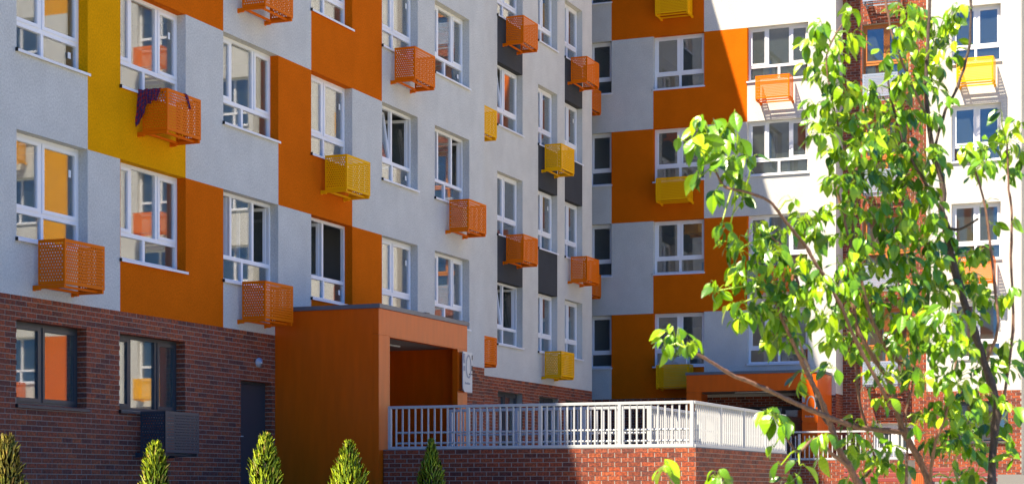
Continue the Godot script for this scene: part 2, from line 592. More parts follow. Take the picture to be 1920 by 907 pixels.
# ------------------------------------------------------------------ air conditioner baskets
func perforated(w: float, h: float) -> Mesh:
	var b := MB.new()
	var m := 0.022
	var pitch := 0.05
	var ph := 0.0475
	var rows := int((h - 2 * m) / ph)
	var ry := (h - rows * ph) / 2
	var n := int((w - 2 * m) / pitch)
	var rx := (w - n * pitch) / 2
	var flat := func(x0: float, y0: float, x1: float, y1: float):
		if x1 - x0 > 0.0005 and y1 - y0 > 0.0005:
			b.quad(Vector3(x0, y0, 0), Vector3(x1, y0, 0), Vector3(x1, y1, 0), Vector3(x0, y1, 0))
	flat.call(0.0, 0.0, w, ry)
	flat.call(0.0, h - ry, w, h)
	for j in rows:
		var y0 := ry + j * ph
		var off := pitch / 2 if j % 2 == 1 else 0.0
		var cells := n - (1 if j % 2 == 1 else 0)
		flat.call(0.0, y0, rx + off, y0 + ph)
		flat.call(rx + off + cells * pitch, y0, w, y0 + ph)
		for i in cells:
			var c := Vector3(rx + off + (i + 0.5) * pitch, y0 + ph / 2, 0)
			var rim := []
			var hole := []
			for k in 8:
				var a := TAU * k / 8
				hole.append(c + Vector3(cos(a), sin(a), 0) * 0.0132)
				var e := Vector3(signf(roundf(cos(a) * 10)), signf(roundf(sin(a) * 10)), 0)
				rim.append(c + Vector3(e.x * pitch / 2, e.y * ph / 2, 0))
			for k in 8:
				var q := (k + 1) % 8
				b.quad(hole[k], rim[k], rim[q], hole[q])
	# folded edges
	for e in [[0.0, 0.0, w, 0.004], [0.0, h - 0.004, w, h], [0.0, 0.0, 0.004, h], [w - 0.004, 0.0, w, h]]:
		b.box(Vector3(e[0], e[1], -0.022), Vector3(e[2], e[3], -0.0005))
	return b.mesh()

func basket(at: Transform3D, colour: String, label: String) -> Node3D:
	var w := 1.06
	var h := 0.70
	if not cache.has("basket_front"):
		cache["basket_front"] = perforated(w, h)
		cache["basket_side"] = perforated(0.495, h)
		var a := MB.new()
		a.box(Vector3(-0.024, -0.055, 0.004), Vector3(0.024, -0.003, 0.585))
		a.box(Vector3(-0.032, -0.085, 0.0), Vector3(0.032, -0.003, 0.012))
		a.box(Vector3(-0.024, -0.075, 0.012), Vector3(0.024, -0.055, 0.12))
		cache["basket_bracket"] = a.mesh()
		var c := MB.new()
		c.box(Vector3(-0.50, -0.045, 0.13), Vector3(0.50, -0.006, 0.165))
		cache["basket_bar"] = c.mesh()
		var d := MB.new()
		d.box(Vector3(-0.50, -0.045, 0.47), Vector3(0.50, -0.006, 0.50))
		cache["basket_bar2"] = d.mesh()
	var t := thing("air_conditioner_basket", label, "basket", at, "perforated air conditioner baskets on the facades")
	var m: Material = M[colour]
	part(t, "front_panel", cache.basket_front, m, Transform3D(Basis.IDENTITY, Vector3(-w / 2, 0, 0.6)))
	part(t, "side_panel", cache.basket_side, m, Transform3D(Basis(Vector3(0, 0, 1), Vector3.UP, Vector3(-1, 0, 0)), Vector3(-w / 2, 0, 0.103)))
	part(t, "side_panel", cache.basket_side, m, Transform3D(Basis(Vector3(0, 0, -1), Vector3.UP, Vector3(1, 0, 0)), Vector3(w / 2, 0, 0.598)))
	part(t, "bracket", cache.basket_bracket, m, Transform3D(Basis.IDENTITY, Vector3(-w / 2 + 0.03, 0, 0)))
	part(t, "bracket", cache.basket_bracket, m, Transform3D(Basis.IDENTITY, Vector3(w / 2 - 0.03, 0, 0)))
	part(t, "crossbar", cache.basket_bar, m)
	part(t, "crossbar", cache.basket_bar2, m)
	return t

# ------------------------------------------------------------------ railings
func railing(label: String, points: Array, y0: float, y1: float, posts: Array, tubes: Array, group := "") -> void:
	var first: Vector3 = points[0]
	var t := thing("metal_railing", label, "railing", Transform3D(Basis.IDENTITY, first), group)
	for k in points.size() - 1:
		var a: Vector3 = points[k]
		var b: Vector3 = points[k + 1]
		var d := (b - a).normalized()
		var run := a.distance_to(b)
		var at := Transform3D(Basis(d, Vector3.UP, d.cross(Vector3.UP)), a - first)
		var rail := MB.new()
		rail.bevel(Vector3(0.0, y1 - 0.052, -0.03), Vector3(run, y1, 0.03), 0.004)
		part(t, "top_rail", rail.mesh(), M.railing_paint, at)
		var low := MB.new()
		low.bevel(Vector3(0.0, y0, -0.035), Vector3(run, y0 + 0.055, 0.035), 0.004)
		part(t, "bottom_rail", low.mesh(), M.railing_paint, at)
		var n := int(run / 0.134)
		if not cache.has("baluster %.2f" % (y1 - y0)):
			var bb := MB.new()
			bb.bevel(Vector3(-0.0145, y0 + 0.056, -0.013), Vector3(0.0145, y1 - 0.053, 0.013), 0.003)
			cache["baluster %.2f" % (y1 - y0)] = bb.mesh()
			var pp := MB.new()
			pp.bevel(Vector3(-0.031, y0 + 0.001, -0.0315), Vector3(0.031, y1 - 0.001, 0.0315), 0.004)
			cache["post %.2f" % (y1 - y0)] = pp.mesh()
		for i in range(1, n + 1):
			var x := run * i / (n + 1.0)
			var near := false
			for q in posts[k]:
				if absf(q - x) < 0.05: near = true
			if not near:
				part(t, "baluster", cache["baluster %.2f" % (y1 - y0)], M.railing_paint, at * Transform3D(Basis.IDENTITY, Vector3(x, 0, 0)))
		for q in posts[k]:
			part(t, "post", cache["post %.2f" % (y1 - y0)], M.railing_paint, at * Transform3D(Basis.IDENTITY, Vector3(q, 0, 0)))
		for y in tubes:
			var h := MB.new()
			h.tube([Vector3(0.12, y, -0.09), Vector3(run - 0.12, y, -0.09)], [0.021, 0.021], 10)
			for q in posts[k]:
				if q > 0.1 and q < run - 0.1:
					h.tube([Vector3(q, y - 0.03, -0.032), Vector3(q, y, -0.09)], [0.008, 0.008], 6)
			part(t, "handrail", h.mesh(), M.railing_paint, at)

# ------------------------------------------------------------------ plants
func thuja(at: Vector3, height: float, width: float, kind: String, label: String, seed_: int) -> void:
	var t := thing("thuja_shrub", label, "shrub", Transform3D(Basis.IDENTITY, at), "small conical thujas planted in front of the building")
	var r := RandomNumberGenerator.new()
	r.seed = seed_
	var stem := MB.new()
	stem.tube([Vector3.ZERO, Vector3(0.005, height * 0.5, 0), Vector3(0, height * 0.93, 0.004)], [0.018, 0.011, 0.003], 6)
	part(t, "stem", stem.mesh(), M.dark_bark)
	var b := MB.new()
	var greens := {"bright": [Vector3(0.34, 0.46, 0.012), Vector3(0.50, 0.58, 0.016), Vector3(0.15, 0.26, 0.010), Vector3(0.60, 0.46, 0.09)],
		"brown": [Vector3(0.33, 0.28, 0.035), Vector3(0.42, 0.33, 0.06), Vector3(0.19, 0.21, 0.02), Vector3(0.48, 0.31, 0.08)]}[kind] as Array
	# upright flat sprays, each a stalk with short scale twigs to both sides
	for k in 900:
		var f := pow(r.randf(), 0.75)
		var y := height * (0.02 + 0.95 * f)
		var reach := width / 2 * pow(1.0 - f, 0.72) * (1.0 + 0.22 * sin(7 * f + seed_)) + 0.012
		var a := r.randf() * TAU
		var rad := reach * sqrt(r.randf_range(0.18, 1.0))
		var root := Vector3(cos(a) * rad * 0.75, y - 0.03, sin(a) * rad * 0.75)
		var out := Vector3(cos(a), 0, sin(a))
		var dir := (Vector3.UP * r.randf_range(0.7, 1.3) + out * r.randf_range(0.15, 0.65) + Vector3(r.randf_range(-0.3, 0.3), 0, r.randf_range(-0.3, 0.3))).normalized()
		var plane := dir.cross(Vector3(cos(a + r.randf_range(-1.2, 1.2) + PI / 2), 0.1, sin(a + r.randf_range(-1.2, 1.2) + PI / 2))).normalized()
		var wide := plane.cross(dir).normalized()
		var len_ := r.randf_range(0.06, 0.125) * (0.65 + 0.5 * (1.0 - f))
		var pick := r.randf()
		var g: Vector3 = greens[0] if pick < 0.42 else greens[1] if pick < 0.74 else greens[2] if pick < 0.92 else greens[3]
		g *= r.randf_range(0.8, 1.2)
		b.tone = Color(g.x, g.y, g.z)
		var nrm := (plane + out * 0.6 + Vector3.UP * 0.3).normalized()
		for i in 7:
			var s := i / 7.0
			var p := root + dir * len_ * s
			var tw := len_ * 0.42 * (1.0 - 0.75 * s)
			for side in [-1.0, 1.0]:
				var tip: Vector3 = p + (wide * side * 0.75 + dir * 0.75).normalized() * tw + plane * r.randf_range(-0.006, 0.006)
				var half: Vector3 = (dir * 0.8 - wide * side * 0.6).normalized() * (0.0075)
				b.tri(p - half, tip, p + half, nrm, nrm, nrm)
				b.tri(p + (tip - p) * 0.35 - half, p + (tip - p) * 0.5 + dir * 0.014, p + (tip - p) * 0.35 + half, nrm, nrm, nrm)
		b.tri(root - wide * 0.004, root + dir * len_ * 1.12, root + wide * 0.004, nrm, nrm, nrm)
	part(t, "foliage", b.mesh(), M["thuja_" + kind])

func leaf_mesh(fold: float, bend: float, twist: float) -> Mesh:
	var b := MB.new()
	var st := [[0.0, 0.0], [0.10, 0.20], [0.25, 0.40], [0.42, 0.48], [0.60, 0.43], [0.77, 0.28], [0.90, 0.12], [1.0, 0.0]]
	var rows := []
	for s in st:
		var t: float = s[0]
		var w: float = s[1] * 0.56
		var zc := -bend * t * t
		var a := twist * t
		var mid := Vector3(0, -t * (1.0 - 0.25 * bend * t), zc)
		var l := mid + Vector3(-w * cos(a), 0, fold * w - w * sin(a))
		var r := mid + Vector3(w * cos(a), 0, fold * w + w * sin(a))
		rows.append([l, mid, r])
	for k in rows.size() - 1:
		var p = rows[k]; var q = rows[k + 1]
		for h in 2:
			var f: Vector3 = ((p[h + 1] if p[h + 1] != p[h] else q[h + 1]) - q[h]).cross(p[h] - q[h])
			if p[h] != p[h + 1]:
				b.tri(p[h], p[h + 1], q[h])
			if q[h] != q[h + 1]:
				b.tri(p[h + 1], q[h + 1], q[h])
	# rounded normals so that each half catches light as one curved blade
	for k in b.v.size():
		var x := b.v[k].x
		var nn := b.n[k]
		b.n[k] = (nn + Vector3(x * 1.2, 0, 0)).normalized()
	return b.mesh()

func _ready() -> void:
	rng.seed = 7
	# ------------------------------------------------------------------ camera, sky, sun, exposure
	var cam := Camera3D.new()
	cam.name = "camera"
	cam.position = CAM
	cam.rotation.y = YAW
	add_child(cam)
	var lens := CameraAttributesPhysical.new()
	lens.frustum_focal_length = 64.5
	lens.frustum_focus_distance = 40.0
	lens.frustum_near = 0.1
	lens.frustum_far = 900.0
	lens.exposure_aperture = 12.0
	cam.attributes = lens
	cam.set_frustum(0.1 * 907.0 / FOCAL, Vector2(0, 0.1 * (HORIZON - 453.5) / FOCAL), 0.1, 900.0)
	cam.current = true

	var env := Environment.new()
	var sky_m := ProceduralSkyMaterial.new()
	sky_m.sky_top_color = Color(0.12, 0.43, 0.82)
	sky_m.sky_horizon_color = Color(0.42, 0.70, 0.91)
	sky_m.sky_curve = 0.14
	sky_m.ground_horizon_color = Color(0.50, 0.53, 0.55)
	sky_m.ground_bottom_color = Color(0.30, 0.30, 0.29)
	sky_m.sun_angle_max = 1.0
	sky_m.energy_multiplier = 0.56
	var sky := Sky.new()
	sky.sky_material = sky_m
	env.background_mode = Environment.BG_SKY
	env.sky = sky
	env.tonemap_mode = Environment.TONE_MAPPER_LINEAR
	env.tonemap_exposure = 2.9
	env.sdfgi_enabled = true
	env.ssao_enabled = true
	env.ssil_enabled = true
	var we := WorldEnvironment.new()
	we.name = "world_environment"
	we.environment = env
	add_child(we)
	var sun := DirectionalLight3D.new()
	sun.name = "sun"
	sun.light_energy = 1.6
	sun.light_color = Color(1.0, 0.94, 0.85)
	sun.light_angular_distance = 0.5
	sun.shadow_enabled = true
	add_child(sun)
	sun.look_at_from_position(Vector3.ZERO, Vector3(0.55, -1.88, -1.0), Vector3.UP)

	make_materials()

	# ------------------------------------------------------------------ setting
	var g := MB.new()
	g.quad(Vector3(-400, 0, 400), Vector3(400, 0, 400), Vector3(400, 0, -400), Vector3(-400, 0, -400))
	structure("ground", g.mesh(), M.ground)

	left_wing()
	right_wing()
	porches()
	platforms()
	small_things()
	shrubs()
	pear_tree()

func band(v: float) -> int:
	return int(floor((v - HEAD0) / FLOOR))

func colour_a(u: float, v: float) -> String:
	var k := band(v)
	if u < 22.6:
		u = 22.6 + fposmod(u - 22.6, 13.3)
		k += 1
	if posmod(k, 2) == 1:   # bands -1, 1, 3
		if (u > 25.99 and u < 29.30) or (u > 32.69 and u < 35.91): return "orange_plaster"
	else:
		if u > 25.07 and u < 28.02: return "yellow_plaster" if k == 0 or k == 4 else "orange_plaster"
		if u > 31.35 and u < 34.50: return "orange_plaster"
	return "white_plaster"

func colour_a2(u: float, v: float) -> String:
	for c in [[44.85, 46.66, 3], [44.85, 46.66, 1], [47.83, 49.35, 2], [47.83, 49.35, 1], [49.96, 51.46, 3], [49.96, 51.46, 2], [47.83, 49.35, 4], [44.85, 46.66, 5]]:
		if u > c[0] and u < c[1] and v > HEAD0 + FLOOR * (c[2] - 1) and v < SILL0 + FLOOR * c[2]:
			return "grey_plaster"
	return "white_plaster"

func left_wing() -> void:
	var at := frame_at(Vector3.ZERO, Vector3(0, 0, -1), Vector3(1, 0, 0))
	var b := thing("apartment_building", "long shaded apartment wing on the left, colourful plaster over a brick ground floor", "building", at)
	var heads := []
	for k in range(-1, 8):
		heads.append(HEAD0 + FLOOR * k)
		heads.append(SILL0 + FLOOR * k)
	# upper storeys, front part
	var cols := [[23.22, 25.07], [26.0, 28.02], [29.30, 31.35], [32.69, 34.50], [35.92, 37.75], [38.68, 40.69]]
	var holes := []
	for c in cols:
		for k in 5:
			holes.append([c[0], c[1], SILL0 + FLOOR * k, HEAD0 + FLOOR * k])
	var cuts := [25.07, 25.99, 28.02, 29.30, 31.35, 32.69, 34.50, 35.91]
	for k in range(-4, 2):
		for x in [25.07, 25.99, 28.02, 29.30, 31.35, 32.69, 34.50, 35.91, 22.6]:
			cuts.append(x - 13.3 * (k + 2))
	facade(b, -25.0, 41.62, 3.33, 21.7, 0.0, holes, colour_a, cuts, heads)
	var open_codes := {"2 0": "ofo", "3 0": "op", "4 1": "to", "5 1": "ofo"}
	for i in cols.size():
		var three := i in [1, 2, 5]
		for k in 5:
			var code: String = open_codes.get("%d %d" % [i, k], "sfs" if three else "ss")
			var w := window(b, cols[i][0], cols[i][1], SILL0 + FLOOR * k, HEAD0 + FLOOR * k, -0.18, [0.62, 1.0, 0.78] if three else [0.8, 1.0], code, [0.9, 1.0], 0.42)
			if code.find("o") < 0 and (i + k) % 2 == 0:
				sticker(w, (cols[i][1] - cols[i][0]) * 0.86, 1.18, 0.07, 0.12)
			elif (i * 3 + k) % 4 == 1:
				sticker(w, (cols[i][1] - cols[i][0]) * 0.85, 0.20, 0.08, 0.10)
	# recessed part
	var cols2 := [[44.85, 46.66], [47.83, 49.35], [49.96, 51.46]]
	var holes2 := []
	for c in cols2:
		for k in 5:
			holes2.append([c[0], c[1], SILL0 + FLOOR * k, HEAD0 + FLOOR * k])
	facade(b, 41.62, 52.31, 3.31, 25.4, -1.0, holes2, colour_a2, [], heads)
	for i in cols2.size():
		for k in 5:
			var code := "ts" if (i == 0 and k == 2) else "to" if (i == 0 and k == 0) else "ss"
			var w := window(b, cols2[i][0], cols2[i][1], SILL0 + FLOOR * k, HEAD0 + FLOOR * k, -1.18, [0.8, 1.0], code, [0.8, 1.0], 0.42)
			if code == "ss" and (i + 2 * k) % 3 == 0:
				sticker(w, (cols2[i][1] - cols2[i][0]) * 0.8, 1.2, 0.06, 0.12)
	facade(b, 52.31, 55.2, 0.0, 25.4, -2.2, [], func(_u, _v): return "grey_plaster", [], [])
	for q in [[41.62, 0.0, 21.7, 0.0, -1.0], [52.31, 0.0, 25.4, -1.0, -2.2], [41.62, 21.7, 25.4, -1.0, -7.0], [-25.0, 0.0, 21.7, -7.0, 0.0]]:
		var e := MB.new()
		e.quad(Vector3(q[0], q[1], q[3]), Vector3(q[0], q[1], q[4]), Vector3(q[0], q[2], q[4]), Vector3(q[0], q[2], q[3]))
		part(b, "end_wall", e.mesh(), M.white_plaster)
	var up := MB.new()
	up.box(Vector3(33.0, 22.0, -6.9), Vector3(41.60, 25.4, -1.0))
	part(b, "upper_storey", up.mesh(), M.white_plaster)
	rooms(b, -25.0, 41.60, 0.0, -5.5, 21.6, [22.6, 25.5, 28.7, 32.0, 35.2, 38.2])
	rooms(b, 41.64, 52.29, -1.0, -6.5, 25.3, [44.2, 47.3, 49.65])
	rooms(b, 52.30, 55.19, -2.2, -6.5, 25.28, [])
	# brick ground floor with dark framed windows and a service door
	var door := [29.93, 31.10, 0.0, 2.40]
	var gh := [[23.22, 25.04, 1.66, 2.96], [25.98, 28.00, 1.68, 2.97], door]
	facade(b, -25.0, 41.62, 0.0, 3.33, -0.007, gh, func(_u, _v): return "mortar", [], [])
	var bricks := brick_list(22.3, 41.62, 0.0, 3.33, 0.0, 0.262, gh, 41)
	for h in gh:
		reveal_bricks(h, 3.33, 0.18, bricks)
	lay_bricks(b, at, bricks, 300)
	window(b, 23.22, 25.04, 1.66, 2.96, -0.18, [0.85, 1.0], "ss", [], 0.0, "dark_frame")
	window(b, 25.98, 28.00, 1.68, 2.97, -0.18, [0.62, 1.0, 0.78], "sfs", [], 0.0, "dark_frame")
	var gh2 := [[44.90, 46.66, 1.5, 2.95], [47.93, 49.45, 1.5, 2.95], [50.05, 51.5, 1.5, 2.95]]
	facade(b, 41.62, 52.31, 0.0, 3.31, -1.007, gh2, func(_u, _v): return "mortar", [], [])
	lay_bricks(b, at, brick_list(41.62, 52.31, 0.9, 3.31, -1.0, 0.262, gh2, 43), 0)
	for h in gh2:
		window(b, h[0], h[1], h[2], h[3], -1.18, [0.85, 1.0], "ss", [], 0.0, "dark_frame")
	var d := MB.new()
	d.bevel(Vector3(0, 0, -0.05), Vector3(0.95, 2.18, 0.0), 0.004)
	var dn := part(b, "door", d.mesh(), M.dark_frame, Transform3D(Basis.IDENTITY, Vector3(29.98, 0.17, -0.14)))
	var hd := MB.new()
	hd.box(Vector3(0.055, 1.0, 0.001), Vector3(0.095, 1.24, 0.009))
	hd.tube([Vector3(0.075, 1.18, 0.009), Vector3(0.075, 1.18, 0.05)], [0.009, 0.009], 8)
	hd.tube([Vector3(0.07, 1.18, 0.05), Vector3(0.19, 1.18, 0.05)], [0.009, 0.008], 8)
	part(dn, "handle", hd.mesh(), M.white_metal)
	var df := MB.new()
	df.box(Vector3(29.93, 0.0, -0.19), Vector3(31.10, 0.165, -0.02))
	df.box(Vector3(29.93, 0.165, -0.19), Vector3(29.975, 2.40, -0.145))
	df.box(Vector3(30.935, 0.165, -0.19), Vector3(31.10, 2.40, -0.15))
	df.box(Vector3(29.975, 2.353, -0.19), Vector3(30.935, 2.40, -0.145))
	part(b, "door_frame", df.mesh(), M.dark_frame)

func colour_b(u: float, v: float) -> String:
	if v < 3.25 and u > 5.82: return "mortar"
	if v < 3.21: return "mortar"
	var odd := posmod(band(v), 2) == 1
	if u > -1.37 and u < 0.02: return "orange_plaster" if odd else "white_plaster"
	if u > 0.02 and u < 1.68: return "orange_plaster"
	if u > 1.68 and u < 3.06: return "white_plaster" if odd else "orange_plaster"
	if (u > 21.2 and u < 23.0) or (u > 28.3 and u < 30.0):
		return {-1: "orange_plaster", 1: "yellow_plaster", 2: "yellow_plaster", 4: "yellow_plaster"}.get(band(v), "white_plaster")
	return "white_plaster"

func right_wing() -> void:
	var at := frame_at(Vector3(0, 0, BZ), Vector3(1, 0, 0), Vector3(0, 0, 1))
	var b := thing("apartment_building", "apartment wing across the back with a sunlit white end and checkered orange plaster", "building", at)
	var cutv := [3.21, 3.25]
	for k in range(-1, 8):
		cutv.append(HEAD0 + FLOOR * k)
	var holes := []
	var cols := [[-2.14, -1.37], [0.02, 1.68], [3.06, 4.97]]
	for c in cols:
		for k in 5:
			holes.append([c[0], c[1], SILL0 + FLOOR * k, HEAD0 + FLOOR * k])
	var main_holes := holes.duplicate()
	main_holes.append([2.6, 4.9, 0.0, 2.9])
	facade(b, -2.2, 5.82, 3.21, 25.4, 0.0, holes, colour_b, [-1.37, 0.02, 1.68, 3.06], cutv)
	facade(b, -2.2, 5.82, 0.0, 3.21, -0.007, [[2.6, 4.9, 0.0, 2.9]], colour_b, [], [])
	window(b, 2.6, 4.9, 0.0, 2.9, -0.18, [1, 1, 1], "sfs", [], 0.0, "dark_frame", false)
	for i in cols.size():
		for k in 5:
			var c = cols[i]
			var w: Node3D
			if i == 0:
				w = window(b, c[0], c[1], SILL0 + FLOOR * k, HEAD0 + FLOOR * k, -0.18, [1.0], "s", [1.0], 0.42)
			elif i == 1:
				w = window(b, c[0], c[1], SILL0 + FLOOR * k, HEAD0 + FLOOR * k, -0.18, [1.0, 1.0], "ss", [1.0, 1.0], 0.42)
			else:
				w = window(b, c[0], c[1], SILL0 + FLOOR * k, HEAD0 + FLOOR * k, -0.18, [0.8, 1.0, 0.8], "sfs", [1.0, 1.0], 0.42)
	# recessed brick bay with orange frames
	var bay := []
	for k in 5:
		bay.append([6.42, 7.86, SILL0 + FLOOR * k, HEAD0 + FLOOR * k])
	var gw := [6.75, 8.0, 1.5, 2.35]
	bay.append(gw)
	facade(b, 5.82, 8.53, 0.0, 25.4, -1.007, bay, func(_u, _v): return "mortar", [], [])
	for k in 5:
		window(b, bay[k][0], bay[k][1], bay[k][2], bay[k][3], -1.18, [1.0, 1.0], "ss", [1.0, 1.0], 0.42, "orange_frame")
	window(b, gw[0], gw[1], gw[2], gw[3], -1.18, [1.0, 1.0], "ss", [], 0.0)
	# bright end
	var ch := []
	for k in 5:
		ch.append([9.27, 10.69, SILL0 + FLOOR * k, HEAD0 + FLOOR * k])
	facade(b, 8.53, 11.28, 3.25, 25.4, 0.0, ch, colour_b, [], cutv)
	for k in 5:
		window(b, ch[k][0], ch[k][1], ch[k][2], ch[k][3], -0.18, [1.0, 1.0], "ss", [0.9, 1.0], 0.42)
	var cg := [[9.4, 10.9, 1.75, 2.95]]
	facade(b, 8.53, 11.28, 0.0, 3.25, -0.007, cg, colour_b, [], [])
	window(b, 9.4, 10.9, 1.75, 2.95, -0.18, [1.0, 1.0], "ss", [], 0.0, "dark_frame")
	# the facade goes on beyond the picture and shows mirrored in the left wing's panes
	facade(b, 11.28, 14.0, 0.0, 25.4, -1.0, [], func(_u, _v): return "white_plaster", [], [])
	var eh := []
	for k in 6:
		for c in [[14.2, 15.6], [17.2, 18.7], [23.0, 24.85], [26.5, 28.3], [30.0, 31.8]]:
			eh.append([c[0], c[1], SILL0 + FLOOR * k, HEAD0 + FLOOR * k])
	var ec := [21.2, 23.0, 28.3, 30.0]
	facade(b, 14.0, 36.0, 3.21, 25.4, 0.0, eh, colour_b, ec, cutv)
	facade(b, 14.0, 36.0, 0.0, 3.21, -0.007, [], func(_u, _v): return "mortar", [], [])
	for h in eh:
		window(b, h[0], h[1], h[2], h[3], -0.18, [0.8, 1.0], "ff", [0.9, 1.0], 0.42)
	for q in [[5.82, 3.25, 0.0, -1.0], [11.28, 0.0, 0.0, -1.0], [8.53, 3.25, -1.0, 0.0], [14.0, 0.0, -1.0, 0.0], [36.0, 0.0, 0.0, -6.0]]:
		var e := MB.new()
		e.quad(Vector3(q[0], q[1], q[2]), Vector3(q[0], q[1], q[3]), Vector3(q[0], 25.4, q[3]), Vector3(q[0], 25.4, q[2]))
		part(b, "end_wall", e.mesh(), M.white_plaster)
	for q in [[5.813, 0.0, -1.0], [8.537, -1.0, 0.0]]:
		var e := MB.new()
		e.quad(Vector3(q[0], 0, q[1]), Vector3(q[0], 0, q[2]), Vector3(q[0], 3.25, q[2]), Vector3(q[0], 3.25, q[1]))
		part(b, "mortar_wall", e.mesh(), M.mortar)
	rooms(b, -2.2, 5.80, 0.0, -6.0, 25.3, [-0.7, 2.4])
	rooms(b, 5.83, 8.52, -1.0, -6.02, 25.28, [])
	rooms(b, 8.55, 11.26, 0.0, -6.0, 25.3, [])
	rooms(b, 11.29, 13.99, -1.0, -6.02, 25.28, [])
	rooms(b, 14.01, 35.98, 0.0, -6.0, 25.3, [16.4, 20.4, 25.7, 29.2])
	var bricks := brick_list(5.82, 8.53, 0.0, 17.0, -1.0, 0.26, bay, 51)
	bricks.append_array(brick_list(8.53, 11.28, 0.0, 3.25, 0.0, 0.26, cg, 52, 1))
	bricks.append_array(brick_list(-2.2, 5.82, 0.0, 3.20, 0.0, 0.26, [[2.6, 4.9, 0.0, 2.9]], 53))
	lay_bricks(b, at, bricks, 300)
	var side := brick_list(0.0, 1.0, 0.0, 3.25, 0.0, 0.26, [], 54)
	lay_bricks(b, at * Transform3D(Basis(Vector3(0, 0, -1), Vector3.UP, Vector3(1, 0, 0)), Vector3(5.82, 0, 0)), side, 0)
	var pl := MB.new()
	pl.box(Vector3(8.60, 0.0, 0.003), Vector3(14.0, 0.78, 0.10))
	part(b, "plinth", pl.mesh(), M.concrete)

# ------------------------------------------------------------------ porches
func porches() -> void:
	var t := thing("entrance_porch", "orange panel entrance porch with grey roof edge standing out from the shaded left wing", "porch", Transform3D(Basis.IDENTITY, Vector3(1.1, 0, -33.3)))
	var o := Vector3(1.1, 0, -33.3)
	var add := func(called: String, lo: Vector3, hi: Vector3, m: String):
		var b := MB.new()
		b.box(lo - o, hi - o)
		part(t, called, b.mesh(), M[m])
	add.call("side_panel", Vector3(0.002, 0, -31.30), Vector3(2.12, 3.78, -31.22), "porch_panel")
	add.call("side_panel", Vector3(0.002, 0, -35.42), Vector3(2.12, 3.78, -35.34), "porch_panel")
	add.call("pillar", Vector3(2.122, 0, -31.70), Vector3(2.24, 3.283, -31.222), "porch_panel")
	add.call("pillar", Vector3(2.122, 0, -35.418), Vector3(2.24, 3.283, -34.92), "porch_panel")
	add.call("lintel_panel", Vector3(2.122, 3.287, -35.418), Vector3(2.24, 3.78, -31.222), "porch_panel")
	add.call("opening_trim", Vector3(2.10, 3.262, -34.915), Vector3(2.247, 3.284, -31.705), "porch_panel")
	add.call("ceiling", Vector3(0.002, 3.30, -35.335), Vector3(2.118, 3.34, -31.305), "room")
	add.call("roof", Vector3(0.002, 3.60, -35.335), Vector3(2.118, 3.76, -31.305), "fascia")
	add.call("rear_panel", Vector3(0.012, 1.1, -35.335), Vector3(0.05, 3.295, -31.305), "porch_panel")
	add.call("roof_edge", Vector3(2.09, 3.783, -35.46), Vector3(2.275, 3.865, -31.19), "fascia")
	add.call("roof_edge", Vector3(0.003, 3.783, -31.33), Vector3(2.088, 3.863, -31.188), "fascia")
	add.call("roof_edge", Vector3(0.003, 3.783, -35.46), Vector3(2.088, 3.863, -35.32), "fascia")
	add.call("roof_clip", Vector3(2.10, 3.867, -33.62), Vector3(2.20, 3.90, -33.45), "dark_frame")
	add.call("roof_clip", Vector3(2.10, 3.867, -35.40), Vector3(2.20, 3.89, -35.25), "dark_frame")
	var sl := MB.new()
	sl.tube([Vector3(1.3, 3.285, -32.6) - o, Vector3(1.3, 3.285, -34.1) - o], [0.02, 0.02], 6)
	part(t, "ceiling_strip", sl.mesh(), M.white_metal)

	var q := Vector3(4.0, 0, -54.2)
	var t2 := thing("entrance_porch", "orange panel entrance porch half in shadow on the rear wing behind the ramp railing", "porch", Transform3D(Basis.IDENTITY, q))
	var add2 := func(called: String, lo: Vector3, hi: Vector3, m: String):
		var b := MB.new()
		b.box(lo - q, hi - q)
		part(t2, called, b.mesh(), M[m])
	add2.call("side_panel", Vector3(1.712, 0, -55.17), Vector3(1.80, 3.78, -53.322), "porch_panel")
	add2.call("side_panel", Vector3(5.61, 0, -55.17), Vector3(5.698, 3.78, -53.322), "porch_panel")
	add2.call("pillar", Vector3(1.71, 0, -53.32), Vector3(2.16, 3.266, -53.2), "porch_panel")
	add2.call("pillar", Vector3(5.25, 0, -53.32), Vector3(5.70, 3.266, -53.2), "porch_panel")
	add2.call("lintel_panel", Vector3(1.71, 3.27, -53.32), Vector3(5.70, 3.78, -53.2), "porch_panel")
	add2.call("ceiling", Vector3(1.802, 3.29, -55.17), Vector3(5.608, 3.33, -53.325), "room")
	add2.call("roof", Vector3(1.802, 3.6, -55.17), Vector3(5.608, 3.77, -53.325), "fascia")
	add2.call("roof_edge", Vector3(1.68, 3.783, -53.34), Vector3(5.73, 3.865, -53.17), "fascia")
	add2.call("roof_edge", Vector3(1.68, 3.783, -55.17), Vector3(1.82, 3.863, -53.342), "fascia")
	add2.call("roof_edge", Vector3(5.59, 3.783, -55.17), Vector3(5.73, 3.863, -53.342), "fascia")
	var cl := MB.new()
	cl.tube([Vector3(3.0, 3.27, -54.0) - q, Vector3(4.2, 3.27, -54.0) - q], [0.02, 0.02], 6)
	part(t2, "ceiling_strip", cl.mesh(), M.white_metal)

	# house number boards, hung in front of the right pillars
	number_board(Transform3D(Basis(Vector3(0, 0, -1), Vector3.UP, Vector3(1, 0, 0)), Vector3(2.245, 2.38, -35.0)), "white house number board with grey ring and dark blocks on the near porch pillar")
	number_board(Transform3D(Basis.IDENTITY, Vector3(5.26, 2.30, -53.195)), "orange house number board with dark marks on the shaded pillar of the rear porch", "porch_panel")

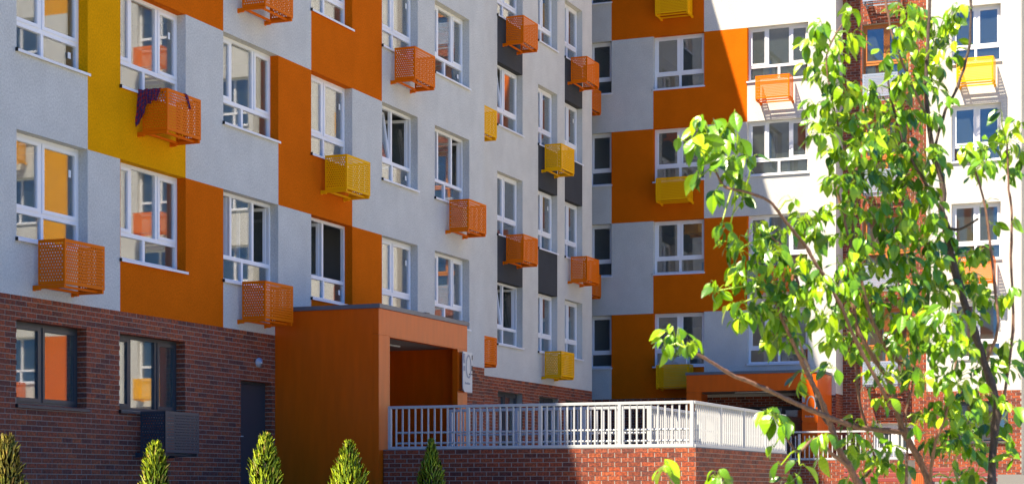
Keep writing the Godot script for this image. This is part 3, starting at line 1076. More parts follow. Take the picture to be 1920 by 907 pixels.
func number_board(at: Transform3D, label: String, plate := "sign_white") -> void:
	var t := thing("house_number_sign", label, "sign", at)
	var w := 0.48
	var h := 0.84
	var p := MB.new()
	var z := 0.085
	# plate with one rounded lower corner
	var outline := []
	for k in 7:
		var a := PI + PI / 2 * k / 6
		outline.append(Vector3(0.12 + 0.12 * cos(a), 0.12 + 0.12 * sin(a), 0))
	outline.append(Vector3(w, 0, 0)); outline.append(Vector3(w, h, 0)); outline.append(Vector3(0, h, 0))
	var mid := Vector3(w / 2, h / 2, 0)
	for k in outline.size():
		var a: Vector3 = outline[k]
		var b: Vector3 = outline[(k + 1) % outline.size()]
		p.tri(mid + Vector3(0, 0, z), b + Vector3(0, 0, z), a + Vector3(0, 0, z))
		p.tri(mid + Vector3(0, 0, z - 0.02), a + Vector3(0, 0, z - 0.02), b + Vector3(0, 0, z - 0.02))
		p.quad(a + Vector3(0, 0, z - 0.02), b + Vector3(0, 0, z - 0.02), b + Vector3(0, 0, z), a + Vector3(0, 0, z))
	part(t, "plate", p.mesh(), M[plate])
	var f := z + 0.002
	var d := MB.new()
	for r in [[0.01, 0.60, 0.10, 0.80], [0.02, 0.44, 0.10, 0.54]]:
		d.box(Vector3(r[0], r[1], f - 0.001), Vector3(r[2], r[3], f + 0.003))
	part(t, "dark_block", d.mesh(), M.sign_grey)
	var e := MB.new()
	for r in [[0.40, 0.46, 0.49, 0.57], [0.30, 0.375, 0.48, 0.395], [0.45, 0.69, 0.49, 0.79]]:
		e.box(Vector3(r[0], r[1], f - 0.001), Vector3(r[2], r[3], f + 0.003))
	part(t, "black_block", e.mesh(), M.sign_black)
	var ring := MB.new()
	for k in 24:
		var a := TAU * k / 24
		var b := TAU * (k + 1) / 24
		var c := Vector3(0.28, 0.54, f + 0.005)
		ring.quad(c + Vector3(cos(a) * 0.105, sin(a) * 0.21, 0), c + Vector3(cos(a) * 0.145, sin(a) * 0.25, 0), c + Vector3(cos(b) * 0.145, sin(b) * 0.25, 0), c + Vector3(cos(b) * 0.105, sin(b) * 0.21, 0))
	part(t, "numeral", ring.mesh(), M.sign_grey)
	var tx := MB.new()
	for k in 6:
		tx.box(Vector3(0.10 + k * 0.045, 0.165, f - 0.001), Vector3(0.13 + k * 0.045, 0.165 + (0.05 if k % 3 == 0 else 0.035), f + 0.002))
	part(t, "small_print", tx.mesh(), M.sign_grey)
	var br := MB.new()
	for y in [0.03, 0.81]:
		br.box(Vector3(-0.03, y, 0.001), Vector3(0.06, y + 0.012, 0.064))
	part(t, "bracket", br.mesh(), M.sign_black)

# ------------------------------------------------------------------ ramp platforms and railings
func platforms() -> void:
	var o := Vector3(2.26, 0, -31.38)
	var at := Transform3D(Basis.IDENTITY, o)
	var t := thing("brick_platform", "brick walled ramp platform beside the near porch, half in shadow", "platform", at)
	var core := MB.new()
	core.box(Vector3(0, 0, -7.05), Vector3(6.163, 1.085, -0.007))
	part(t, "core", core.mesh(), M.mortar)
	var slab := MB.new()
	slab.box(Vector3(0, 1.086, -7.05), Vector3(6.165, 1.10, -0.001))
	part(t, "slab", slab.mesh(), M.concrete)
	lay_bricks(t, at, brick_list(0.0, 6.17, 0.0, 1.085, 0.0, 0.2515, [], 61), 300)
	var rt := at * Transform3D(Basis(Vector3(0, 0, -1), Vector3.UP, Vector3(1, 0, 0)), Vector3(6.17, 0, 0))
	var back := brick_list(0.0, 7.05, 0.0, 1.085, 0.0, 0.2515, [], 62, 1)
	lay_bricks(t, rt, back, 0)
	railing("grey metal railing on the near brick platform in front of the orange porch", [Vector3(2.38, 0, -31.42), Vector3(8.38, 0, -31.42), Vector3(8.38, 0, -38.2)], 1.102, 1.925, [[0.0, 1.62, 3.07, 4.61, 5.965], [1.7, 3.4, 5.1, 6.75]], [1.42, 1.22], "grey ramp railings")
	railing("inner grey railing running behind the front railing of the near ramp", [Vector3(2.9, 0, -33.1), Vector3(7.03, 0, -33.1), Vector3(7.03, 0, -38.2)], 1.102, 1.925, [[0.0, 1.4, 2.8, 4.1], [1.7, 3.4, 5.1]], [1.42], "grey ramp railings")
	var o2 := Vector3(2.6, 0, -51.5)
	var at2 := Transform3D(Basis.IDENTITY, o2)
	var t2 := thing("brick_platform", "far brick walled platform in front of the rear porch, behind the tree stems", "platform", at2)
	var c2 := MB.new()
	c2.box(Vector3(0, 0, -1.65), Vector3(5.95, 1.165, -0.007))
	part(t2, "core", c2.mesh(), M.mortar)
	var s2 := MB.new()
	s2.box(Vector3(0, 1.166, -1.65), Vector3(5.953, 1.18, -0.001))
	part(t2, "slab", s2.mesh(), M.concrete)
	lay_bricks(t2, at2, brick_list(0.0, 5.957, 0.0, 1.165, 0.0, 0.2515, [], 63), 150)
	railing("grey railing on the far brick platform, its right part in full sun", [Vector3(2.65, 0, -51.55), Vector3(8.5, 0, -51.55)], 1.182, 2.005, [[0.0, 1.45, 2.9, 4.35, 5.82]], [], "grey ramp railings")

# ------------------------------------------------------------------ baskets, lamp, benches and other small things
func small_things() -> void:
	var ax := Vector3(0, 0, -1)
	var an := Vector3(1, 0, 0)
	var S := func(k: int) -> float: return SILL0 + FLOOR * k - 0.70
	for q in [
		[23.62, 0.0, S.call(0), "orange_metal", "orange perforated basket under the leftmost window, just above the brickwork"],
		[26.50, 0.0, S.call(1), "orange_metal", "orange perforated basket with a plaid shirt hung over it on yellow plaster"],
		[29.80, 0.0, S.call(2), "orange_metal", "orange perforated basket cut by the top edge, left of the orange wall patch"],
		[29.80, 0.0, S.call(0), "orange_metal", "orange perforated basket touching the corner of the near porch roof"],
		[33.09, 0.0, S.call(1), "yellow_metal", "yellow perforated basket on the orange plaster of the left wing"],
		[36.33, 0.0, S.call(2), "orange_metal", "orange perforated basket directly right of the upper orange wall patch"],
		[39.27, 0.0, S.call(1), "orange_metal", "orange perforated basket on white plaster, high above the porch roof's right end"],
		[26.44, 0.0, 0.97, "dark_metal", "dark grey perforated basket on the brick wall under a dark framed window"],
		[42.33, -1.0, S.call(2), "yellow_metal", "yellow perforated basket of which the wall corner leaves only a narrow strip"],
		[42.33, -1.0, S.call(0), "orange_metal", "orange perforated basket of which only a narrow strip shows, right of the number board"],
		[45.22, -1.0, S.call(3), "orange_metal", "upper orange perforated basket on the leftmost dark grey wall panels"],
		[45.22, -1.0, S.call(1), "orange_metal", "lower orange perforated basket on the leftmost dark grey wall panels"],
		[48.08, -1.0, S.call(2), "yellow_metal", "yellow perforated basket among dark grey wall panels near the wing's end"],
		[50.20, -1.0, S.call(3), "orange_metal", "upper orange perforated basket at the far end of the left wing"],
		[50.20, -1.0, S.call(1), "orange_metal", "lower orange perforated basket at the far end of the left wing"],
		[48.08, -1.0, S.call(0), "yellow_metal", "yellow perforated basket low over the brickwork at the left wing's end"],
		[53.80, -2.2, S.call(3), "orange_metal", "upper sliver of an orange basket peeping past the left wing's far edge"],
		[53.80, -2.2, S.call(1), "orange_metal", "lower sliver of an orange basket peeping past the left wing's far edge"]]:
		basket(Transform3D(Basis(ax, Vector3.UP, an), Vector3(q[1], q[2], -(q[0] + 0.53))), q[3], q[4])
	for q in [
		[0.27, 0.0, S.call(4), "yellow_metal", "yellow perforated basket cut by the top edge on dark orange plaster"],
		[0.29, 0.0, S.call(2), "yellow_metal", "yellow perforated basket in the middle of the shaded orange plaster of the rear wing"],
		[0.30, 0.0, S.call(0), "yellow_metal", "yellow perforated basket holding a grey unit, beside the rear porch roof"],
		[3.47, 0.0, S.call(3), "orange_metal", "sunlit orange perforated basket casting a shadow on white plaster"],
		[3.50, 0.0, S.call(1), "orange_metal", "orange perforated basket hidden behind leaves under a white framed window"],
		[9.50, 0.0, S.call(3), "yellow_metal", "bright sunlit yellow perforated basket at the upper right"],
		[9.50, 0.0, S.call(1), "orange_metal", "orange perforated basket behind leaves on the bright right end wall"],
		[6.55, -1.0, S.call(4), "blue_grey_metal", "blue grey perforated basket at the top edge of the brick bay"],
		[6.55, -1.0, S.call(3), "blue_grey_metal", "second highest blue grey perforated basket on the brick bay"],
		[6.55, -1.0, S.call(2), "blue_grey_metal", "middle blue grey perforated basket on the brick bay"],
		[6.55, -1.0, S.call(1), "blue_grey_metal", "second lowest blue grey perforated basket on the brick bay"],
		[6.55, -1.0, S.call(0), "blue_grey_metal", "lowest hanging blue grey perforated basket on the brick bay, over the white window"],
		[6.70, -1.0, 0.80, "blue_grey_metal", "blue grey perforated basket near the ground behind the far railing"]]:
		basket(Transform3D(Basis.IDENTITY, Vector3(q[0] + 0.53, q[2], BZ + q[1])), q[3], q[4])
	# mirrored part of the facade, right of the picture
	for q in [[17.35, 0, "yellow_metal"], [17.35, 2, "orange_metal"], [17.35, 4, "orange_metal"], [23.4, 0, "orange_metal"], [23.4, 3, "yellow_metal"], [14.3, 1, "orange_metal"]]:
		basket(Transform3D(Basis.IDENTITY, Vector3(q[0] + 0.6, S.call(q[1]), BZ)), q[2], "perforated basket on the facade beyond the picture's right edge, seen only mirrored in panes")

	# grey unit in the lowest yellow basket of the rear wing
	var ac := thing("air_conditioner_unit", "grey outdoor air conditioner unit standing in the lowest yellow basket of the rear wing", "air conditioner", Transform3D(Basis.IDENTITY, Vector3(0.88, SILL0 - 0.74, BZ + 0.33)))
	var body := MB.new()
	body.bevel(Vector3(-0.38, 0.0, -0.14), Vector3(0.40, 0.98, 0.14), 0.02)
	part(ac, "casing", body.mesh(), M.ac_unit)
	var fan := MB.new()
	for k in 5:
		var pts := []
		var rad := []
		for j in 25:
			pts.append(Vector3(-0.08 + cos(TAU * j / 24) * (0.05 + 0.045 * k), 0.62 + sin(TAU * j / 24) * (0.05 + 0.045 * k), 0.146))
			rad.append(0.004)
		fan.tube(pts, rad, 5)
	part(ac, "fan_grille", fan.mesh(), M.dark_metal)
	var hose := MB.new()
	hose.tube([Vector3(0.30, 0.99, 0.0), Vector3(0.34, 1.02, 0.1), Vector3(0.385, 0.95, 0.19), Vector3(0.39, 0.78, 0.215), Vector3(0.39, 0.70, 0.22)], [0.016, 0.016, 0.016, 0.016, 0.016], 8)
	part(ac, "hose", hose.mesh(), M.hose)

	# round wall lamp by the service door
	var wl := thing("wall_lamp", "small round white wall lamp on the brickwork above the dark door", "lamp", Transform3D(Basis(ax, Vector3.UP, an), Vector3(0.004, 2.76, -30.55)))
	var base := MB.new()
	base.tube([Vector3(0, 0, 0), Vector3(0, 0, 0.03)], [0.085, 0.085], 20)
	part(wl, "base", base.mesh(), M.white_metal)
	var dome := MB.new()
	dome.tube([Vector3(0, 0, 0.03), Vector3(0, 0, 0.06), Vector3(0, 0, 0.08), Vector3(0, 0, 0.088)], [0.095, 0.09, 0.06, 0.02], 20)
	part(wl, "diffuser", dome.mesh(), M.lamp_glass)

	plaid_shirt()

	# benches, bin
	bench(Vector3(10.51, 0, -49.0), 1.70, "red slatted bench with backrest by the bright brick base on the right")
	bench(Vector3(8.16, 0, -49.0), 1.70, "red slatted bench left of the orange bin")
	var bin := thing("litter_bin", "orange wooden slatted litter bin between the two red benches", "bin", Transform3D(Basis.IDENTITY, Vector3(9.36, 0, -49.0)))
	var slat := MB.new()
	slat.bevel(Vector3(-0.022, 0.08, -0.008), Vector3(0.022, 0.77, 0.008), 0.003)
	var sm := slat.mesh()
	for side in 4:
		for k in 6:
			part(bin, "slat", sm, M.bin_wood, Transform3D(Basis(Vector3.UP, side * PI / 2), Vector3.ZERO) * Transform3D(Basis.IDENTITY, Vector3(-0.1225 + 0.049 * k, 0, 0.151)))
	var tub := MB.new()
	tub.box(Vector3(-0.14, 0.05, -0.14), Vector3(0.14, 0.70, 0.14))
	part(bin, "liner", tub.mesh(), M.dark_metal)
	var foot := MB.new()
	foot.box(Vector3(-0.1, 0, -0.1), Vector3(0.1, 0.05, 0.1))
	part(bin, "foot", foot.mesh(), M.dark_metal)

func bench(at: Vector3, w: float, label: String) -> void:
	var t := thing("park_bench", label, "bench", Transform3D(Basis.IDENTITY, at), "red benches in front of the right wing")
	for k in 5:
		var b := MB.new()
		b.bevel(Vector3(-w / 2, 0.43, -0.2 + k * 0.09), Vector3(w / 2, 0.465, -0.125 + k * 0.09), 0.006)
		part(t, "seat_slat", b.mesh(), M.bench_wood)
	for k in 3:
		var b := MB.new()
		b.bevel(Vector3(-w / 2, 0.55 + k * 0.135, -0.27 - 0.02 * k), Vector3(w / 2, 0.65 + k * 0.135, -0.24 - 0.02 * k), 0.006)
		part(t, "back_slat", b.mesh(), M.bench_wood)
	for s in [-1.0, 1.0]:
		var x: float = s * (w / 2 - 0.06)
		var l := MB.new()
		l.box(Vector3(x - 0.025, 0, 0.13), Vector3(x + 0.025, 0.43, 0.19))
		l.box(Vector3(x - 0.025, 0, -0.25), Vector3(x + 0.025, 0.43, -0.19))
		l.box(Vector3(x - 0.024, 0.38, -0.19), Vector3(x + 0.024, 0.428, 0.13))
		l.tube([Vector3(x, 0.43, -0.25), Vector3(x, 0.95, -0.33)], [0.02, 0.02], 6)
		part(t, "leg_frame", l.mesh(), M.dark_metal)

func plaid_shirt() -> void:
	# woven check, computed
	var im := Image.create(128, 128, false, Image.FORMAT_RGB8)
	for y in 128:
		for x in 128:
			var c := Color(0.20, 0.06, 0.16)
			var bx := posmod(x, 32); var by := posmod(y, 32)
			if bx < 12: c = c.lerp(Color(0.75, 0.08, 0.14), 0.6)
			if by < 12: c = c.lerp(Color(0.75, 0.08, 0.14), 0.6)
			if bx > 17 and bx < 25: c = c.lerp(Color(0.12, 0.14, 0.55), 0.55)
			if by > 17 and by < 25: c = c.lerp(Color(0.12, 0.14, 0.55), 0.55)
			if bx == 14 or by == 14: c = c.lerp(Color(0.6, 0.55, 0.55), 0.5)
			if (x + y) % 2 == 0: c = c.darkened(0.15)
			im.set_pixel(x, y, c)
	var m := mat("plaid", Color.WHITE, 0.9)
	m.albedo_texture = tex(im)
	m.rim_enabled = true
	m.rim = 0.4
	var bx0 := -(26.50)          # near side of the basket at z = -26.5
	var top := SILL0 + FLOOR
	var t := thing("plaid_shirt", "dark red and blue plaid shirt hung over the side of an orange basket", "shirt", Transform3D(Basis.IDENTITY, Vector3(0.3, top, bx0)))
	# body of the shirt: over the top edge of the near side panel, hanging down outside, narrowing to a corner near the wall
	var grid := []
	var nu := 22
	var nv := 22
	for i in nu + 1:
		var u := i / float(nu)
		var col := []
		var x := lerpf(-0.27, 0.17, u)
		var hang := lerpf(0.64, 0.10, pow(u, 0.8)) + 0.05 * sin(u * 9.0) + 0.03 * sin(u * 23.0)
		for j in nv + 1:
			var s := j / float(nv)
			var dist := -0.10 + s * (hang + 0.10)
			var p: Vector3
			var fold := 0.020 * sin(u * 26.0 + s * 2.5) + 0.012 * sin(u * 47.0 - s * 5.0) + 0.008 * sin(s * 17.0 + u * 6.0)
			if dist < 0:
				p = Vector3(x, 0.012 + dist * 0.55 + 0.010 * sin(u * 19.0), dist * 0.9 - 0.012)
			else:
				p = Vector3(x - s * 0.035 * (1 - u), 0.012 - dist + 0.010 * sin(u * 19.0) * (1 - s), 0.016 + absf(fold) * (0.5 + s) + 0.006)
			col.append(p)
		grid.append(col)
	part(t, "body", cloth_mesh(grid, 0.55), m)
	# sleeve over the front panel
	var g2 := []
	for i in 8:
		var u := i / 7.0
		var col := []
		for j in 15:
			var s := j / 14.0
			var w := lerpf(0.085, 0.06, s)
			var bulge := 0.018 * sin(PI * u) + 0.006 * sin(u * 14.0 + s * 11.0)
			var dd := -0.05 + s * 0.30
			var zz := -(0.53 + (u - 0.5) * w + s * 0.16)
			if dd < 0:
				col.append(Vector3(0.305 + dd * 0.8, 0.012 + dd * 0.4 + bulge * 0.4, zz))
			else:
				col.append(Vector3(0.305 + 0.008 + bulge, 0.012 - dd, zz))
		g2.append(col)
	part(t, "sleeve", cloth_mesh(g2, 0.6), m)

func cloth_mesh(grid: Array, size: float) -> Mesh:
	var b := MB.new()
	for i in grid.size() - 1:
		for j in grid[i].size() - 1:
			var ua := Vector2(i, j) / (22.0 * size)
			var st := Vector2(1, 1) / (22.0 * size)
			b.quad_uv(grid[i][j + 1], grid[i + 1][j + 1], grid[i + 1][j], grid[i][j], ua + Vector2(0, st.y), ua + st, ua + Vector2(st.x, 0), ua)
	return b.mesh()

func shrubs() -> void:
	thuja(Vector3(6.95, 0, -13.95), 0.86, 0.72, "brown", "brownish thuja at the lower left corner of the picture", 101)
	thuja(Vector3(7.36, 0, -15.78), 0.84, 0.58, "bright", "bright green thuja below the dark grey basket", 102)
	thuja(Vector3(7.64, 0, -17.51), 0.97, 0.68, "bright", "bright green thuja in front of the dark door", 103)
	thuja(Vector3(8.02, 0, -18.75), 0.92, 0.72, "bright", "bright green thuja in front of the orange porch side", 104)
	thuja(Vector3(5.14, 0, -27.29), 1.19, 0.70, "bright", "dark shaded thuja in front of the brick platform", 105)

# ------------------------------------------------------------------ pear tree
func pear_tree() -> void:
	var base := place(1846, 1117.4, 6.0)
	base.y = 0.0
	var t := thing("pear_tree", "young many stemmed pear tree with bright hanging leaves in the right foreground", "tree", Transform3D(Basis.IDENTITY, base))
	var r := RandomNumberGenerator.new()
	r.seed = 2024
	var D := 6.0
	# stems: [pixel x, pixel y, distance, radius in pixels]
	var stems := [
		["trunk", "bark", [[1846, 1117, 6.0, 13], [1800, 1010, 6.0, 10], [1745, 907, 6.0, 8.5], [1728, 868, 6.0, 8], [1706, 828, 5.98, 7.5], [1692, 800, 5.97, 7.5], [1684, 770, 5.96, 7], [1668, 714, 5.95, 6], [1648, 684, 5.93, 5.5], [1622, 642, 5.9, 5], [1607, 606, 5.9, 5], [1598, 540, 5.9, 4.5], [1600, 450, 5.9, 4], [1606, 340, 5.92, 3.5], [1612, 230, 5.95, 3]]],
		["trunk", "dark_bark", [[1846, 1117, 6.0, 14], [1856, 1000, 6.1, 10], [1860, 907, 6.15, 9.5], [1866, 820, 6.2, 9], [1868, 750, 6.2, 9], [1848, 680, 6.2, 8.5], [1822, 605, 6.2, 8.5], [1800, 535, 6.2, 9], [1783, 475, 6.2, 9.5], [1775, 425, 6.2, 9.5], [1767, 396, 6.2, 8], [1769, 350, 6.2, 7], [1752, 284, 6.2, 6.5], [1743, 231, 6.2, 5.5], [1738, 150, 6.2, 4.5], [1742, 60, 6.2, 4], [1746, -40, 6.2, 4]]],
		["branch", "bark", [[1695, 810, 5.97, 6.5], [1650, 806, 5.9, 6], [1610, 800, 5.85, 6], [1570, 788, 5.8, 6], [1535, 774, 5.75, 5.8], [1505, 761, 5.7, 5.6], [1470, 745, 5.66, 5.2], [1437, 729, 5.62, 5], [1400, 713, 5.6, 4.6], [1375, 704, 5.58, 4.4], [1346, 686, 5.55, 3.8], [1312, 666, 5.52, 3.2], [1285, 652, 5.5, 2.4]]],
		["branch", "bark", [[1712, 1000, 6.0, 9], [1640, 945, 5.9, 8.5], [1610, 905, 5.85, 8.5], [1594, 876, 5.82, 8], [1577, 848, 5.8, 7.5], [1566, 820, 5.8, 7], [1559, 798, 5.8, 7], [1545, 762, 5.78, 6], [1528, 726, 5.75, 5.5], [1512, 696, 5.75, 5], [1498, 664, 5.72, 4.6], [1480, 626, 5.7, 4.2], [1460, 580, 5.7, 3.8], [1448, 540, 5.7, 3.2]]],
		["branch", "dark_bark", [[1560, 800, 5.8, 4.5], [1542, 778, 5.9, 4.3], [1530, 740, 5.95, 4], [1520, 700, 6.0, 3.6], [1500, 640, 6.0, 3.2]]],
		["branch", "bark", [[1594, 876, 5.82, 4.5], [1560, 850, 5.7, 4.2], [1530, 822, 5.65, 4], [1500, 846, 5.6, 3.4], [1478, 826, 5.6, 3], [1462, 800, 5.6, 2.4]]],
		["branch", "bark", [[1691, 683, 5.9, 4.6], [1671, 663, 5.9, 5], [1650, 628, 5.88, 5], [1630, 584, 5.86, 4.6], [1615, 520, 5.85, 4], [1590, 440, 5.85, 3.4], [1570, 350, 5.85, 2.8]]],
		["branch", "bark", [[1684, 770, 5.96, 4], [1660, 740, 5.8, 4.4], [1612, 650, 5.75, 4.4], [1580, 580, 5.7, 4.2], [1556, 532, 5.68, 4], [1533, 498, 5.66, 4], [1512, 462, 5.65, 4], [1487, 432, 5.62, 3.8], [1464, 402, 5.6, 3.6], [1441, 376, 5.58, 3.4], [1398, 359, 5.55, 3.2], [1365, 353, 5.55, 3], [1351, 339, 5.55, 2.6], [1336, 306, 5.55, 2.2]]],
		["branch", "bark", [[1512, 570, 5.7, 3.2], [1500, 540, 5.7, 3.2], [1482, 492, 5.68, 3], [1474, 472, 5.66, 2.8], [1446, 442, 5.65, 2.4]]],
		["branch", "bark", [[1700, 960, 5.9, 3.4], [1700, 880, 5.9, 3.2], [1702, 830, 5.9, 3], [1700, 770, 5.9, 2.8], [1712, 720, 5.9, 2.4], [1716, 660, 5.9, 2]]],
		["branch", "bark", [[1607, 905, 6.05, 3.4], [1640, 870, 6.05, 3.2], [1625, 800, 6.05, 3.2], [1610, 740, 6.05, 3], [1606, 690, 6.05, 2.8], [1590, 620, 6.05, 2.4]]],
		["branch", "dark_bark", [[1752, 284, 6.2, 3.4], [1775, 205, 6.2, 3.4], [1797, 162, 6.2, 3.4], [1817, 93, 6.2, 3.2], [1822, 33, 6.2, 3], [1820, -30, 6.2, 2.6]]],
		["branch", "bark", [[1743, 231, 6.2, 3], [1716, 170, 6.1, 3], [1690, 110, 6.05, 3], [1682, 88, 6.0, 3], [1670, 50, 6.0, 2.8], [1659, -20, 6.0, 2.6]]],
		["branch", "bark", [[1866, 820, 6.2, 4], [1885, 740, 6.25, 3.6], [1900, 620, 6.3, 3.2], [1897, 480, 6.3, 3], [1898, 400, 6.3, 2.8], [1892, 340, 6.3, 2.4], [1890, 270, 6.3, 2]]],
		["branch", "bark", [[1848, 680, 6.2, 4], [1872, 620, 6.15, 3.4], [1866, 540, 6.15, 3.2], [1856, 440, 6.15, 3], [1845, 370, 6.15, 2.6], [1830, 320, 6.15, 2.4], [1822, 290, 6.15, 2]]],
		["branch", "dark_bark", [[1783, 475, 6.2, 4], [1740, 455, 6.1, 3.6], [1700, 448, 6.0, 3.2], [1650, 440, 5.95, 2.6]]],
		["branch", "dark_bark", [[1775, 425, 6.2, 3.4], [1800, 430, 6.15, 3], [1836, 410, 6.1, 2.4]]],
		["branch", "bark", [[1606, 340, 5.92, 3], [1580, 260, 5.9, 2.8], [1560, 180, 5.9, 2.4], [1552, 100, 5.9, 2], [1590, 30, 5.9, 1.8], [1592, 10, 5.9, 1.6]]],
		["branch", "dark_bark", [[1767, 396, 6.2, 4], [1735, 340, 6.05, 3.6], [1700, 280, 6.0, 3.2], [1676, 200, 6.0, 2.8], [1664, 140, 6.0, 2.2]]],
		["branch", "bark", [[1745, 907, 6.0, 4], [1752, 840, 5.9, 3.6], [1773, 780, 5.85, 3.2], [1790, 700, 5.85, 2.8], [1800, 640, 5.85, 2.2]]],
		["branch", "bark", [[1640, 945, 5.9, 4], [1500, 935, 5.6, 3.4], [1380, 925, 5.5, 3], [1345, 900, 5.5, 2.4]]],
		["branch", "bark", [[1380, 925, 5.5, 2.8], [1290, 925, 5.45, 2.4], [1262, 905, 5.45, 2.2], [1250, 886, 5.45, 1.8]]]]
	var spine := []        # points that twigs can start from
	for s in stems:
		var pts := []
		var rad := []
		var src: Array = s[2]
		var curve := []
		for k in src.size() - 1:
			for j in 4:
				var f := j / 4.0
				var p0 = src[maxi(k - 1, 0)]; var p1 = src[k]; var p2 = src[k + 1]; var p3 = src[mini(k + 2, src.size() - 1)]
				var q := []
				for c in 4:
					q.append(0.5 * (2.0 * p1[c] + (p2[c] - p0[c]) * f + (2.0 * p0[c] - 5.0 * p1[c] + 4.0 * p2[c] - p3[c]) * f * f + (3.0 * p1[c] - p0[c] - 3.0 * p2[c] + p3[c]) * f * f * f))
				curve.append(q)
		curve.append(src[src.size() - 1])
		for k in curve.size():
			var q = curve[k]
			var p := place(q[0] + r.randf_range(-1.0, 1.0), q[1], q[2])
			pts.append(p - base)
			rad.append(maxf(q[3] * 0.80, 1.2) * q[2] / FOCAL * (1.0 + (0.22 if k % 5 == 3 else 0.0)))
			spine.append([Vector2(q[0], q[1]), p])
		var b := MB.new()
		b.tube(pts, rad, 9)
		part(t, s[0], b.mesh(), M[s[1]])
	# leaf clusters: pixel x, y, spread, leaves
	var clusters := [
		[1268, 640, 30, 13], [1250, 650, 16, 4], [1296, 646, 14, 4], [1246, 884, 20, 9], [1345, 896, 18, 8], [1362, 902, 12, 3], [1455, 785, 26, 9], [1470, 800, 16, 5], [1440, 775, 12, 3], [1452, 838, 8, 2], [1465, 872, 12, 2], [1500, 872, 12, 3], [1482, 900, 16, 4],
		[1272, 258, 4, 1], [1330, 250, 30, 22], [1305, 275, 18, 9], [1345, 290, 26, 14], [1375, 265, 18, 9], [1315, 330, 12, 5], [1340, 365, 9, 4], [1370, 325, 20, 8], [1385, 345, 14, 5], [1378, 212, 5, 2], [1408, 305, 16, 5], [1396, 375, 9, 4], [1485, 375, 10, 3], [1365, 300, 14, 5],
		[1350, 432, 16, 5], [1368, 430, 9, 3], [1385, 470, 26, 11], [1420, 440, 24, 9], [1440, 480, 30, 14], [1505, 415, 26, 12], [1530, 440, 24, 8], [1470, 440, 20, 6], [1345, 545, 18, 7], [1372, 575, 14, 5], [1400, 520, 30, 16], [1440, 545, 34, 19], [1480, 515, 28, 13], [1520, 500, 24, 9], [1545, 540, 30, 14], [1500, 575, 34, 20], [1455, 595, 32, 18], [1410, 585, 28, 14], [1540, 600, 32, 15], [1450, 640, 24, 9], [1490, 640, 24, 9], [1390, 600, 16, 6], [1500, 720, 10, 4], [1508, 700, 10, 3], [1480, 612, 20, 8],
		[1525, 85, 22, 8], [1545, 60, 22, 7], [1565, 100, 26, 9], [1530, 130, 22, 7], [1560, 150, 28, 11], [1590, 30, 18, 5], [1595, 70, 20, 6], [1530, 200, 20, 5], [1555, 205, 28, 12], [1590, 180, 28, 12], [1545, 250, 28, 12], [1595, 235, 30, 15], [1630, 170, 22, 8], [1640, 210, 30, 15], [1615, 285, 34, 19], [1570, 300, 30, 14], [1660, 110, 18, 6], [1690, 70, 24, 11], [1725, 40, 30, 15], [1755, 70, 30, 14], [1720, 110, 30, 14], [1700, 160, 30, 15], [1740, 170, 28, 12], [1780, 40, 26, 11], [1800, 20, 16, 5], [1790, 95, 20, 6], [1690, 220, 32, 18], [1735, 230, 28, 13], [1650, 260, 32, 18], [1760, 120, 24, 8], [1700, 20, 22, 8], [1775, 195, 16, 5],
		[1690, 290, 34, 20], [1740, 300, 30, 14], [1640, 330, 34, 20], [1590, 350, 30, 14], [1560, 345, 18, 5], [1680, 350, 34, 19], [1725, 360, 32, 17], [1760, 320, 20, 7], [1600, 400, 30, 13], [1560, 395, 18, 5], [1650, 400, 30, 12], [1700, 410, 34, 18], [1745, 410, 28, 12], [1545, 410, 14, 4], [1580, 450, 26, 9], [1620, 460, 28, 10], [1680, 455, 32, 16], [1735, 455, 30, 13], [1775, 450, 20, 6],
		[1590, 500, 28, 12], [1640, 500, 26, 10], [1690, 500, 32, 18], [1740, 500, 32, 18], [1790, 490, 28, 14], [1830, 480, 24, 10], [1590, 550, 32, 17], [1640, 560, 30, 13], [1700, 555, 36, 24], [1760, 550, 36, 24], [1815, 540, 30, 16], [1850, 560, 20, 7], [1600, 600, 34, 18], [1655, 600, 28, 10], [1710, 610, 36, 24], [1770, 605, 36, 24], [1820, 600, 28, 13], [1565, 640, 28, 11], [1600, 655, 26, 9], [1690, 650, 34, 19], [1740, 655, 34, 20], [1795, 660, 34, 19], [1840, 650, 26, 10], [1875, 690, 24, 8], [1850, 700, 28, 12], [1640, 660, 22, 6], [1650, 715, 28, 12], [1690, 700, 32, 16], [1735, 715, 32, 15], [1790, 720, 32, 17], [1560, 690, 14, 4],
		[1830, 750, 32, 16], [1775, 775, 32, 17], [1810, 800, 36, 22], [1850, 800, 30, 15], [1735, 780, 22, 7], [1760, 830, 28, 12], [1800, 850, 34, 18], [1850, 850, 26, 11], [1830, 895, 28, 11], [1880, 760, 20, 6], [1720, 800, 14, 3], [1660, 760, 18, 5], [1600, 800, 18, 5], [1640, 790, 14, 3], [1615, 850, 24, 9], [1650, 870, 24, 10], [1670, 840, 16, 4], [1600, 830, 16, 4], [1545, 820, 12, 4], [1520, 825, 12, 3], [1540, 855, 10, 3], [1690, 880, 18, 6], [1625, 895, 20, 6], [1590, 900, 14, 3], [1780, 895, 22, 7],
		[1820, 290, 22, 8], [1845, 280, 20, 6], [1850, 310, 22, 8], [1830, 330, 14, 4], [1890, 265, 18, 7], [1905, 240, 14, 5], [1910, 290, 18, 7], [1880, 210, 6, 2], [1870, 245, 10, 3], [1895, 330, 14, 4], [1905, 410, 6, 2], [1860, 420, 8, 2], [1850, 380, 12, 3], [1880, 560, 10, 3], [1900, 550, 12, 4], [1890, 645, 10, 3], [1905, 690, 16, 5], [1912, 640, 8, 2], [1905, 770, 10, 3], [1895, 830, 18, 4], [1908, 860, 14, 3], [1890, 790, 10, 2]]
